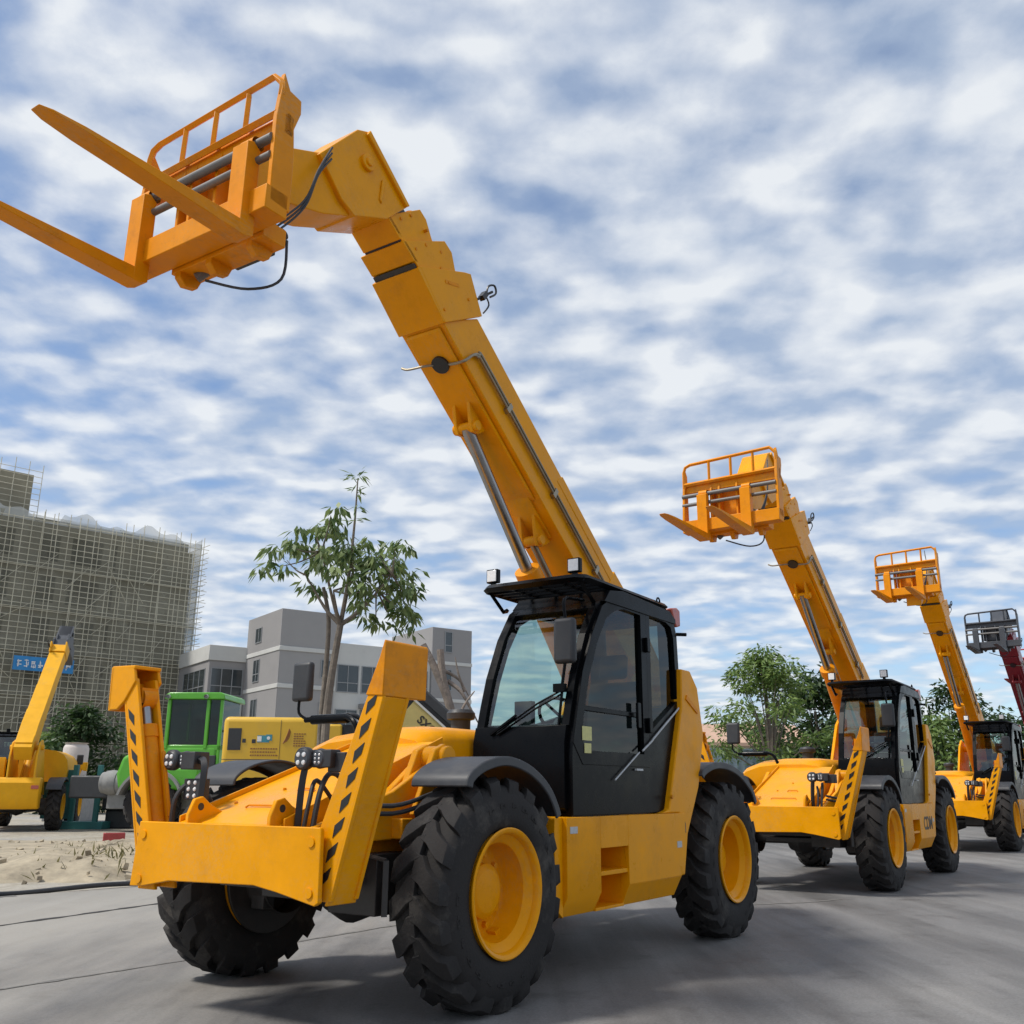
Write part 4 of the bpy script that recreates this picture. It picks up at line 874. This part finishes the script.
for i in range(7):
    g = MB(); g.bx(-.2, LEN-1.1, .75, 13.2, i*FH+.6, i*FH+1.9); g.build('floor_slab', M['rawconcrete'], bld)
g = MB()
for i in range(8): x = i*(LEN-1.6)/7; g.bx(x, x+(1.0 if i % 3 else 2.2), .8, 1.1, 0, H-.6)
g.bx(LEN*.72, LEN-1.2, .82, 1.1, 0, H-.6)
g.build('column', M['rawconcrete'], bld)
g = MB(); g.bx(-6, 12.2, 2.0, 9, H-.5, H+4.2); g.build('roof_tower', M['rawconcrete'], bld)
sc = empty('scaffolding', B1, az); tag(sc, 'pale bamboo pole scaffolding with netting covering the unfinished building', 'scaffolding')
rnd = random.Random(3)
def pole(a, b, r=.034):
    g = MB(); g.tube([a, b], r, 5); return g
up0 = pole((0, 0, 0), (0, 0, H+.9)).build('upright_pole', M['bamboo'], sc); up0.location = (0, 0, 0)
NU = 46
def cp(o, loc, rot=None, sc_=None):
    c = o.copy(); COL.objects.link(c); c.parent = o.parent; c.location = loc
    if rot: c.rotation_euler = rot
    if sc_: c.scale = sc_
    return c
for i in range(1, NU+1): cp(up0, (LEN*i/NU+rnd.uniform(-.12, .12), rnd.uniform(-.12, .12), rnd.uniform(-1, .3)), (rnd.uniform(-.006, .006), rnd.uniform(-.016, .016), 0))
for i in range(9): cp(up0, (LEN+.15, 1.2+i*1.4, rnd.uniform(-1, .2)), (rnd.uniform(-.01, .01), rnd.uniform(-.012, .012), 0))
for i in range(16): cp(up0, (-4.5+i*1.15, 1.5, rnd.uniform(3.9, 4.6)))
led0 = pole((-.3, 0, 0), (LEN+.5, 0, 0), .029).build('ledger_pole', M['bamboo'], sc); led0.location = (0, 0, 1.0)
NL = 44
for i in range(1, NL): cp(led0, (rnd.uniform(-.5, .3), -.05+rnd.uniform(-.08, .06), .9+(H-.6)*i/NL+rnd.uniform(-.06, .06)), (0, rnd.uniform(-.004, .004), 0))
led1 = pole((0, 0, 0), (0, 13, 0), .030).build('side_ledger_pole', M['bamboo'], sc); led1.location = (LEN+.2, -.6, 1)
for i in range(1, NL): cp(led1, (LEN+.2+rnd.uniform(-.05, .08), -.8+rnd.uniform(-.2, .3), .9+(H-.4)*i/NL+rnd.uniform(-.1, .1)), (rnd.uniform(-.01, .01), 0, 0))
for i in range(9): cp(led0, (-6, 1.5, H+.3+i*.52), None, (.67, 1, 1))
br0 = pole((0, 0, 0), (3.4, 0, 3.8), .040).build('brace_pole', M['bamboo'], sc); br0.location = (1, -.15, 2)
for i in range(58): cp(br0, (rnd.uniform(0, LEN-3), -.15+rnd.uniform(-.05, .05), rnd.uniform(.5, H-4)), None, (rnd.choice((-1, 1, 1))*rnd.uniform(.35, .75), 1, rnd.uniform(.35, .8)))
g = MB(); nx, nz = 40, 30; vs = []
for j in range(nz+1):
    for i in range(nx+1): vs.append((LEN*i/nx, .28+.10*math.sin(i*1.7+j*.6)+rnd.uniform(-.06, .06), H*j/nz+.3))
g.add(vs, [(j*(nx+1)+i, j*(nx+1)+i+1, (j+1)*(nx+1)+i+1, (j+1)*(nx+1)+i) for j in range(nz) for i in range(nx)], True); g.add([(LEN+.05, .3, .3), (LEN+.05, 12, .3), (LEN+.05, 12, H), (LEN+.05, .3, H)], [(0, 1, 2, 3)])
g.build('debris_net', M['net'], sc)
g = MB(); vs = []; n = 60
for i in range(n+1):
    x = LEN*i/n; hh = .9+.35*math.sin(x*.9)+.3*math.sin(x*2.3+1); gap = 0 if .46 < i/n < .53 else 1; vs += [(x, .2, H-.3), (x, .25+.1*math.sin(x), H-.3+max(.15, hh*gap))]
g.add(vs, [(2*i, 2*i+2, 2*i+3, 2*i+1) for i in range(n)], True); g.build('roof_sheeting', M['whitenet'], sc)
g = MB()
for i in range(1, 6):
    g.bx(0, LEN, .05, .6, i*FH+1.15, i*FH+1.2)
g.build('walkway', M['bamboo'], sc)
# blue banner with white writing
M['bannerblue'] = surf('blue_banner', (.03, .22, .50), .7, var=.12, scale=2); M['white'] = surf('white_paint', (.75, .75, .74), .6, var=.06)
bn = empty('banner', B1+ux*11.9+nrm*.75, az); bn.scale = (.8, 1, 1); tag(bn, 'blue banner with white writing hung on the scaffolding', 'banner')
g = MB(); vs = []
for i in range(31): x = 6.0*i/30; y = .04*math.sin(i*.9); vs += [(x, y, 10.3), (x, y+.02, 11.45)]
g.add(vs, [(2*i, 2*i+2, 2*i+3, 2*i+1) for i in range(30)], True); g.build('cloth', M['bannerblue'], bn)
g = MB(); rnd = random.Random(14)
for i in range(8):
    x0 = .35+i*.69
    for k in range(7):
        if rnd.random() < .5: z = 10.55+rnd.random()*.65; g.bx(x0, x0+.28+rnd.random()*.2, -.075, -.06, z, z+.07)
        else: x = x0+rnd.random()*.42; z = 10.5+rnd.random()*.3; g.bx(x, x+.06, -.078, -.063, z, z+.25+rnd.random()*.35)
g.build('writing', M['white'], bn)

# ------------------------------------------------------------------ grey office building
M['greywall'] = surf('grey_render', (.27, .262, .262), .9, var=.05, scale=.5, dirt=((.22, .215, .21), .5), dscale=.3); M['greywall2'] = surf('light_grey_render', (.30, .292, .288), .9, var=.05, scale=.5)
M['whitewall'] = surf('off_white_render', (.52, .52, .50), .85, var=.05, scale=.5, dirt=((.38, .37, .35), .5), dscale=.4)
M['winglass'] = surf('dark_window_glass', (.03, .04, .045), .12, var=.4, scale=.35, spec=.8, rvar=.05); M['winframe'] = surf('grey_window_frame', (.25, .26, .27), .5)
ob = empty('office_building', (-18.65, 78, 0), R(35)); tag(ob, 'modern grey and white low office building behind the tree', 'building')
def block(x0, x1, y0, y1, z0, z1, mat, name='wall'):
    g = MB(); g.bx(x0, x1, y0, y1, z0, z1); return g.build(name, mat, ob, bevel=.02, seg=1)
def window(x, z, w, h, y, panes=2, side=None):
    g = MB(); f = .07
    def B(a0, a1, d0, d1, c0, c1):
        if side is None: g.bx(a0, a1, d0, d1, c0, c1)
        else: g.bx(side+(d0-y), side+(d1-y), a0, a1, c0, c1)
    B(x, x+w, y-.06, y+.0, z, z+f); B(x, x+w, y-.06, y, z+h-f, z+h); B(x, x+f, y-.06, y, z+f, z+h-f); B(x+w-f, x+w, y-.06, y, z+f, z+h-f)
    for i in range(1, panes): xx = x+w*i/panes; B(xx-f/2, xx+f/2, y-.055, y, z+f, z+h-f)
    if h > 1.5: B(x+f, x+w-f, y-.05, y, z+h*.33, z+h*.33+f)
    fr = g.build('window', M['winframe'], ob); g = MB()
    B(x+f, x+w-f, y-.015, y-.003, z+f, z+h-f); g.build('pane', M['winglass'], fr)
# local frame: x along the facade to the right, y into the building. Corner tower, then the long white wing, then the far tower
W1, D1_ = 4.9, 7.6
block(0, W1, 0, D1_, 0, 15.3, M['greywall2'])                  # corner tower, right-hand face
block(-.03, 0, 0, D1_, 0, 15.3, M['greywall'])
for z in (5.0, 8.9, 11.9): block(-.09, W1+.05, -.09, D1_, z, z+.35, M['whitewall'], 'string_course')
for z in (6.4, 9.9): window(W1-1.3, z, .9, 1.5, 0, 1)
for z, h in ((13.0, 1.3), (9.7, 1.9), (6.0, 2.3)): window(D1_-3.4, z, 1.4, h, 0, 2, side=-.03)
# left wing behind the tower
block(-3.2, 3.0, D1_+.01, D1_+9, 0, 11.6, M['greywall']); block(-3.32, 3.0, D1_-.13, D1_+9.1, 11.61, 12.9, M['whitewall'], 'parapet'); block(-3.3, -.1, D1_-.11, D1_+.008, 7.0, 8.6, M['whitewall'], 'spandrel')
for z in (8.7, 4.6): window(-3.0, z, 2.8, 2.3, D1_, 3)
for z in (8.7, 4.6): window(D1_+.8, z, 6.0, 2.3, 0, 4, side=-3.2)
# right white wing
WX = W1+.02
block(WX, WX+9.4, .5, 9.5, 0, 13.0, M['whitewall'])
for z in (8.9, 5.2):
    for i in range(4): window(WX+.4+i*2.25, z, 2.0, 2.3, .5, 2)
block(WX+2.5, WX+8.5, -.6, .5, 7.6, 8.0, M['greywall'], 'canopy')
TX = WX+9.42
block(TX, TX+4.2, .3, 8, 0, 15.2, M['greywall']); block(TX-.05, TX+4.25, .24, 8.05, 11.9, 12.2, M['whitewall'], 'string_course'); block(TX-.05, TX+4.25, .24, 8.05, 8.6, 8.9, M['whitewall'], 'string_course')
for z in (13.0, 9.6, 6.4): window(TX+1.3, z, .8, 1.9, .3, 1)
# railing of the yard in front of it
rl = empty('railing', (-9.0, 34, 0)); tag(rl, 'thin metal railing behind the green loader and yellow housing', 'railing')
M['grey'] = surf('grey_metal', (.26, .28, .29), .6, metal=.2)
g = MB(); g.tube([(0, 0, 3.15), (7.5, 0, 3.05)], .035, 8); g.tube([(0, 0, 2.6), (7.5, 0, 2.5)], .02, 8); g.build('rail', M['grey'], rl)
for i in range(6): g = MB(); g.tube([(i*1.5, 0, 0), (i*1.5, 0, 3.12)], .03, 8); g.build('post', M['grey'], rl)

# ------------------------------------------------------------------ right background: corrugated fence and low house
def corrugated(name, label, p0, p1, h, mat):
    p0, p1 = Vector(p0), Vector(p1); L_ = (p1-p0).length; a = math.atan2(p1.y-p0.y, p1.x-p0.x); r = empty(name, p0, a); tag(r, label, 'fence'); g = MB(); n = int(L_/.09); vs = []
    for i in range(n+1): y = (0, .04, .04, 0)[i % 4]; vs += [(i*L_/n, y, 0), (i*L_/n, y, h)]
    g.add(vs, [(2*i, 2*i+2, 2*i+3, 2*i+1) for i in range(n)]); g.build('sheet', mat, r)
    g = MB(); g.bx(0, L_, -.03, .07, h, h+.06); g.build('top_rail', mat, r); return r
M['bluesheet'] = surf('pale_blue_sheet', (.33, .42, .47), .6, var=.1, scale=1)
corrugated('sheet_fence', 'pale blue corrugated sheet fence below the trees at right', (7.6, 42, 0), (19.5, 45, 0), 2.9, M['bluesheet'])
hs = empty('house', (10.5, 60, 0), R(8)); tag(hs, 'low house with a salmon roof behind the blue fence', 'house')
M['salmon'] = surf('salmon_roof', (.50, .33, .24), .8, var=.1, scale=2); M['cream'] = surf('cream_wall', (.45, .42, .36), .9)
g = MB(); g.bx(0, 8, 0, 6, 0, 3.8); g.build('wall', M['cream'], hs); g = MB(); g.prism([(-.4, 3.8), (6.4, 3.8), (6.4, 4.0), (3, 5.3), (-.4, 4.0)], 'x', -.4, 8.4); g.build('roof', M['salmon'], hs)

# ------------------------------------------------------------------ green loader
def loader():
    r = empty('wheel_loader', (-10.0, 29.0, 0), R(-2)); r.scale = (1.16, 1.16, 1.16); tag(r, 'bright green wheel loader with glazed cab, behind the left stabiliser leg', 'wheel loader')
    G = M['green']
    # cab: x to the right, y away; about 1.25 wide
    h = MB(); h.prism([(-1.12, 1.0), (-1.2, 1.4), (-1.08, 1.8), (-.7, 2.0), (-.1, 2.08), (1.3, 2.08), (1.3, .95)], 'y', -.15, 1.5); h.prism([(-.35, 1.0), (-.3, 1.40), (.15, 1.56), (1.0, 1.58), (1.0, 1.0)], 'y', -.42, -.13); h.build('hood', G, r, bevel=.10, seg=4)
    c = MB(); z0, z1 = 2.1, 3.22
    for x, y in ((-.02, -.12), (.98, -.12), (.98, 1.35), (-.02, 1.35)): c.prism([(x-.04, y-.04), (x+.05, y-.04), (x+.05, y+.05), (x-.04, y+.05)], 'z', z0-.1, z1)
    c.bx(.98, 1.35, -.12, -.04, 1.0, 1.1); c.bx(1.28, 1.36, -.14, -.05, 1.2, z1); c.bx(.60, .66, -.14, -.05, 1.9, z1) if False else None
    c.prism([(-.12, z1), (1.42, z1), (1.40, z1+.12), (1.3, z1+.17), (0, z1+.17), (-.10, z1+.12)], 'y', -.22, 1.5); c.bx(-.06, 1.36, -.14, 1.4, z0-.14, z0)
    c.bx(.98, 1.36, -.1, 1.3, 1.6, z0); cab = c.build('cab', G, r, bevel=.02)
    g = MB(); g.bx(0, .95, -.10, -.09, z0, z1); g.bx(1.02, 1.28, -.10, -.09, 1.62, z1); g.bx(-.03, -.02, 0, 1.3, z0, z1); g.bx(0, 1.3, 1.36, 1.37, z0, z1); g.bx(1.33, 1.34, 0, 1.3, 1.7, z1); g.build('cab_glass', M['glassmid'], cab)
    g = MB(); g.bx(.2, .7, .3, .85, 1.9, 2.2); g.bx(.55, .72, .3, .85, 2.2, 2.75); g.bx(.95, 1.28, -.16, -.1, 1.45, 1.85); g.build('seat', M['plastic'], cab, bevel=.02)
    for x in (-.02, .95): g = MB(); g.lathe([(.05, -.05), (.055, .04), (.001, .05)], (x, -.27, z1+.06), 'y', 12); g.build('cab_lamp', M['sticker'], cab)
    for x, y in ((-.15, -.25), (2.4, -.25), (-.15, 1.65), (2.4, 1.65)):
        w = _r.build('wheel', M['greydust'], r); w.location = (x, y, RT); w.rotation_euler = (0, 0, 0 if y > 0 else math.pi); t = _t.build('tyre', M['rubber'], w, bevel=0)
    g = MB(); g.prism(arc(-.15, .68, .84, 165, 20, 12)+arc(-.15, .68, .78, 165, 20, 12)[::-1], 'y', -.55, -.05); g.build('fender', M['greydust'], r)
    g = MB(); g.tube([(-1.65, .2, 1.18), (-.9, .2, 1.18)], .26, 20); g.lathe([(.28, -.05), (.31, .1), (.28, .25)], (-1.5, .2, 1.18), 'x', 20); g.bx(-1.5, 2.4, .2, 1.2, .55, .95); g.build('axle', M['greydust'], r, bevel=.02)
    g = MB(); g.bx(-2.55, -1.5, .3, .9, .8, 1.35); g.build('rear_weight', M['plastic'], r, bevel=.04)
    return r
loader()
# ------------------------------------------------------------------ yellow machine housing (excavator seen from its side)
M['exyellow'] = surf('warm_yellow_enamel', (.66, .40, .03), .45, var=.06, scale=2, dirt=((.45, .33, .12), .4)); M['decalblue'] = surf('teal_decal', (.05, .25, .33), .5); M['decalbrown'] = surf('brown_decal', (.25, .10, .03), .5)
def excavator():
    r = empty('excavator', (-6.75, 23.2, 0), R(6)); tag(r, 'yellow excavator housing with a black vent, blue logo and small lettering', 'excavator')
    g = MB(); g.bx(0, 2.25, 0, 2.4, 1.25, 2.87); bd = g.build('body', M['exyellow'], r, bevel=.12, seg=4)
    g = MB(); g.bx(2.26, 2.75, .05, 2.3, 1.25, 2.72); g.build('side_box', M['exyellow'], r, bevel=.05, seg=3)
    g = MB(); g.bx(.13, .43, -.012, .003, 2.10, 2.60); g.bx(.46, .54, -.01, .003, 2.27, 2.36); g.bx(.68, .77, -.01, .003, 2.26, 2.35); g.bx(0.02, 1.3, -.008, .002, 1.88, 1.895); g.bx(1.325, 1.335, -.006, .002, 1.3, 2.8); g.build('vent', M['plastic'], bd, bevel=.004)
    g = MB(); g.bx(.80, 1.08, -.006, .002, 2.28, 2.44); g.bx(1.0, 1.14, -.009, .002, 2.32, 2.46); g.build('logo', M['decalblue'], bd)
    g = MB(); g.bx(.80, .90, -.010, .002, 2.30, 2.42); g.lathe([(.04, -.012), (.001, -.013)], (1.06, 0, 2.38), 'y', 12); g.build('logo_white', M['white'], bd)
    g = MB(); rnd = random.Random(2)
    for row in range(3):
        x = .66
        while x < 1.25: w = rnd.uniform(.025, .05); g.bx(x, x+w, -.006, .002, 2.12-row*.075, 2.15-row*.075); x += w+.018
    for row in range(6):
        x = 1.64
        while x < 1.88: w = rnd.uniform(.03, .05); g.bx(x, x+w, -.006, .002, 2.47-row*.055, 2.495-row*.055); x += w+.016
    g.build('lettering', M['decalbrown'], bd)
    g = MB()
    for k in range(3): g.tube(smooth_path([(1.40+.035*k, -.004, 2.26+.02*k), (1.47+.03*k, -.004, 2.40), (1.53+.012*k, -.004, 2.60-.03*k)], 4), .012, 5)
    g.build('swoosh', M['decalbrown'], bd)
    for y in (.2, 1.9):
        g = MB(); g.prism(arc(.1, .5, .42, 90, 270, 8)+arc(2.9, .5, .42, -90, 90, 8), 'y', y-.25, y+.25); g.build('track', M['darksteel'], r, bevel=.02)
    g = MB(); g.bx(.6, 2.4, .5, 1.6, .8, 1.25); g.build('turntable', M['darksteel'], r)
    g = MB(); g.bx(2.5, 3.3, .2, 1.3, 2.0, 2.72); g.tube(smooth_path([(2.55, .3, 2.9), (3.0, .2, 2.95), (3.3, .3, 2.7), (3.2, .4, 2.3)], 5), .06, 8); g.tube(smooth_path([(2.5, .4, 2.75), (2.9, .1, 2.85), (3.2, .2, 2.6), (3.15, .3, 2.2)], 5), .05, 8); g.build('hose_bundle', M['plastic'], r, bevel=.03)
    return r
excavator()
# ------------------------------------------------------------------ lowered boom with black lettering
M['boomcream'] = surf('faded_cream_yellow_paint', (.46, .37, .13), .6, var=.08, scale=3)
lb = empty('crane_boom', (-2.55, 21.5, 3.52)); lb.rotation_euler = (0, R(41), 0); tag(lb, 'dark lattice-like boom lowered at a slant, faded yellow plate with black letters on it', 'crane boom')
g = MB(); g.bx(.60, 3.2, -.03, .0, -.62, -.03); g.build('side_plate', M['boomcream'], lb)
g = MB(); g.bx(-.05, 3.4, -.06, .02, -.03, .015); g.build('edge_strip', M['whitewall'], lb)
g = MB(); g.bx(.1, 3.5, .05, .5, -.5, .32); g.bx(.3, 3.4, -.02, .05, .10, .30); g.bx(-.2, .4, .02, .4, -.7, .12); g.build('boom', M['plastic'], lb, bevel=.02)
text_mesh('SXC', .25, 'lettering', M['ink'], lb, (1.16, -.034, -.24), (R(90), R(0), 0), .004)
# machine under the boom so that it is carried by something
g = MB(); g.bx(-.6, 3.2, .0, 1.8, .5, 1.55); g.bx(1.9, 3.0, .1, 1.6, 1.55, 2.2)
cb = empty('crawler_crane', (-2.6, 21.7, 0)); tag(cb, 'dark parked machine carrying the slanting boom, mostly hidden by the big telehandler', 'crane'); g.build('body', M['plastic'], cb, bevel=.05)
for y in (.2, 1.6): g = MB(); g.prism(arc(-.4, .45, .45, 90, 270, 8)+arc(3.0, .45, .45, -90, 90, 8), 'y', y-.25, y+.25); g.build('track', M['darksteel'], cb)
# ------------------------------------------------------------------ odds and ends at left
M['teal'] = surf('teal_metal', (.03, .16, .16), .6, var=.2, scale=3); M['pinkwhite'] = surf('dusty_white_plastic', (.55, .50, .46), .7, var=.1); M['redbox'] = surf('faded_red_metal', (.36, .05, .05), .6, var=.2)
tb = empty('steel_frame', (-13.55, 31.0, 0)); tag(tb, 'teal steel frame standing behind the older telehandler', 'steel frame')
for x in (0, .75): g = MB(); g.bx(x, x+.14, 0, .14, 0, 1.9); g.build('post', M['teal'], tb, bevel=.01)
g = MB(); g.bx(-.5, 1.1, -.05, .6, .0, .22); g.bx(.14, .75, .02, .08, .9, 1.02); g.bx(-.9, 0, .1, .2, .3, 1.75); g.build('base', M['teal'], tb, bevel=.01)
dk = MB(); dk.bx(0, 1.7, 0, 1.2, .55, 1.75); dk.bx(.1, 1.6, .1, 1.1, 0, .55); tag(dk.build('machine_crate', M['plastic'], bevel=.04), 'black boxy crate beside the teal steel frame', 'crate').location = (-12.75, 31.5, 0)
w = MB(); w.lathe([(.001, 0), (.42, 0), (.46, .1), (.46, 1.1), (.42, 1.2), (.36, 1.25), (.44, 1.3), (.001, 1.32)], axis='z', n=28); o = tag(w.build('barrel', M['pinkwhite']), 'dusty white barrel standing behind the older telehandler', 'barrel'); o.location = (-16.6, 38.0, 1.55)
w = MB(); w.bx(-.7, .7, -.6, .6, 0, 1.55); o = tag(w.build('pallet_stack', M['greydust'], bevel=.02), 'dusty stack under the white barrel', 'stack'); o.location = (-16.6, 38.0, 0)
rb = MB(); rb.bx(0, .42, 0, .05, 0, .34); rb.bx(0, .42, .3, .35, 0, .34); rb.bx(0, .05, .05, .3, 0, .34); rb.bx(.05, .42, .05, .3, .0, .05); rb.bx(.18, .24, .05, .3, .05, .3); o = tag(rb.build('small_crate', M['redbox'], bevel=.005), 'small faded red metal crate on the dirt by the stabiliser leg', 'crate'); o.location = (-8.35, 20.9, 0); o.rotation_euler = (0, 0, .4)
bk = MB(); bk.bx(0, 2.6, 0, .6, 0, 1.35); bk.bx(.15, .3, -.02, 0, .4, 1.1) if False else None
o = tag(bk.build('concrete_barrier', M['pinkwhite'], bevel=.04), 'pale concrete block behind the right front wheel of the big telehandler', 'barrier'); o.location = (-5.9, 19.2, 0)

# ------------------------------------------------------------------ sky, sun, camera
SUN_EL = R(56); SUN_AZ = R(196)          # mathematical azimuth: the sun stands at the left, a little towards the camera
sd = Vector((math.cos(SUN_EL)*math.cos(SUN_AZ), math.cos(SUN_EL)*math.sin(SUN_AZ), math.sin(SUN_EL)))
sl = bpy.data.lights.new('sun', 'SUN'); sl.energy = 3.5; sl.angle = R(8); sl.color = (1, .95, .87); so = bpy.data.objects.new('sun', sl); COL.objects.link(so); so.location = (0, 0, 30); so.rotation_euler = sd.to_track_quat('Z', 'Y').to_euler()
w = bpy.data.worlds.new('World'); scene.world = w; w.use_nodes = True; nt = w.node_tree; L = nt.links.new; bg = nt.nodes['Background']
sky = nt.nodes.new('ShaderNodeTexSky'); sky.sky_type = 'NISHITA'; sky.sun_disc = False; sky.sun_elevation = SUN_EL; sky.sun_rotation = R(90)-SUN_AZ; sky.air_density = 1.0; sky.dust_density = .25; sky.ozone_density = 1.3
tc = nt.nodes.new('ShaderNodeTexCoord'); sx = nt.nodes.new('ShaderNodeSeparateXYZ'); L(tc.outputs['Generated'], sx.inputs[0])
SKY_C = .85
def mth(op, a, b=None, c=None):
    n = node(nt, 'ShaderNodeMath', operation=op)
    for i, q in enumerate((a, b, c)):
        if q is None: continue
        if isinstance(q, (int, float)): n.inputs[i].default_value = q
        else: L(q, n.inputs[i])
    return n.outputs[0]
zz = mth('ADD', mth('MAXIMUM', sx.outputs['Z'], 0.0), .16)
cb_ = nt.nodes.new('ShaderNodeCombineXYZ'); L(mth('DIVIDE', sx.outputs['X'], zz), cb_.inputs[0]); L(mth('DIVIDE', sx.outputs['Y'], zz), cb_.inputs[1])
def NZ(s, d, r, dist=0., off=(0, 0, 0), sc=(1, 1, 1), rot=0):
    mp_ = nt.nodes.new('ShaderNodeMapping'); mp_.inputs['Location'].default_value = off; mp_.inputs['Scale'].default_value = sc; mp_.inputs['Rotation'].default_value = (0, 0, rot); L(cb_.outputs[0], mp_.inputs[0])
    n = node(nt, 'ShaderNodeTexNoise', Scale=s, Detail=d, Roughness=r, Distortion=dist); L(mp_.outputs[0], n.inputs['Vector']); return n.outputs['Fac']
big = NZ(.5, 3., .5, .2, (3.1, 1.7, 0)); mid = NZ(2.8, 6., .5, .2, (.3, 2.2, 0), (1.15, 1, 1), R(-20)); fine = NZ(9., 7., .6, .1, (5, 1, 0))
# puffs: smooth cells, pushed about by noise
wv = nt.nodes.new('ShaderNodeTexNoise'); wv.inputs['Scale'].default_value = 3.0; wv.inputs['Detail'].default_value = 4.0; L(cb_.outputs[0], wv.inputs['Vector'])
ws = nt.nodes.new('ShaderNodeVectorMath'); ws.operation = 'MULTIPLY_ADD'; L(wv.outputs['Color'], ws.inputs[0]); ws.inputs[1].default_value = (.16, .16, 0); L(cb_.outputs[0], ws.inputs[2])
def CELL(s, rot, sc, off=(0, 0, 0)):
    mp_ = nt.nodes.new('ShaderNodeMapping'); mp_.inputs['Rotation'].default_value = (0, 0, rot); mp_.inputs['Scale'].default_value = sc; mp_.inputs['Location'].default_value = off; L(ws.outputs[0], mp_.inputs[0])
    v = nt.nodes.new('ShaderNodeTexNoise'); v.inputs['Scale'].default_value = s; v.inputs['Detail'].default_value = 1.2; v.inputs['Roughness'].default_value = .4; L(mp_.outputs[0], v.inputs['Vector']); return mth('MULTIPLY_ADD', v.outputs['Fac'], 1.7, -.23)
puff = CELL(6.4, R(25), (1, 1.25, 1)); puff2 = CELL(13.0, R(10), (1, 1.2, 1), (3, 5, 0))
cov = mth('ADD', mth('ADD', mth('MULTIPLY', big, .70), mth('MULTIPLY', mid, .50)), mth('ADD', mth('MULTIPLY', puff, .36), mth('ADD', mth('MULTIPLY', puff2, .14), mth('MULTIPLY', fine, .34))))
low = ramp(nt, [(.02, -.0), (.3, 1.)]); low.color_ramp.elements[0].color = (0, 0, 0, 1); L(sx.outputs['Z'], low.inputs['Fac'])
cov = mth('ADD', cov, mth('MULTIPLY_ADD', low.outputs['Color'], .12, -.12))
rc = ramp(nt, [((SKY_C-.22)/2, .0), ((SKY_C-.06)/2, .20), ((SKY_C+.04)/2, .46), ((SKY_C+.14)/2, .76), ((SKY_C+.30)/2, 1.)]); L(mth('MULTIPLY', cov, .5), rc.inputs['Fac'])
shd = mth('ADD', mth('MULTIPLY', puff, .52), mth('ADD', mth('MULTIPLY', puff2, .22), mth('MULTIPLY', fine, .42))); rs = ramp(nt, [(.50, (4.3, 5.2, 6.6)), (.66, (6.0, 6.6, 7.55)), (.84, (8.2, 8.5, 8.8))]); L(shd, rs.inputs['Fac'])
bl = node(nt, 'ShaderNodeMix', data_type='RGBA', blend_type='MULTIPLY'); bl.inputs['Factor'].default_value = 1; L(sky.outputs[0], bl.inputs['A']); bl.inputs['B'].default_value = (1.15, 1.27, 1.42, 1)
mx = node(nt, 'ShaderNodeMix', data_type='RGBA'); L(mth('MULTIPLY', rc.outputs['Color'], .93), mx.inputs['Factor']); L(bl.outputs['Result'], mx.inputs['A']); L(rs.outputs['Color'], mx.inputs['B'])
L(mx.outputs['Result'], bg.inputs['Color']); bg.inputs['Strength'].default_value = .10

cam = bpy.data.cameras.new('camera'); co = bpy.data.objects.new('camera', cam); COL.objects.link(co); scene.camera = co
f_, pit, ch, rol = 965.7, .2783, 1.2837, .0056
cam.sensor_fit = 'HORIZONTAL'; cam.sensor_width = 36; cam.lens = f_/1024*36; cam.clip_end = 4000; cam.clip_start = .05
cp_, sp_ = math.cos(pit), math.sin(pit); r_ = Vector((1, 0, 0)); d_ = Vector((0, cp_, sp_)); u_ = Vector((0, -sp_, cp_))
rr_ = r_*math.cos(rol)+u_*math.sin(rol); uu_ = u_*math.cos(rol)-r_*math.sin(rol)
co.matrix_world = Matrix(((rr_.x, uu_.x, -d_.x, 0), (rr_.y, uu_.y, -d_.y, 0), (rr_.z, uu_.z, -d_.z, ch), (0, 0, 0, 1)))
scene.view_settings.view_transform = 'Standard'; scene.view_settings.look = 'None'; scene.view_settings.exposure = .08; scene.view_settings.gamma = 1
scene.render.resolution_x = scene.render.resolution_y = 1024
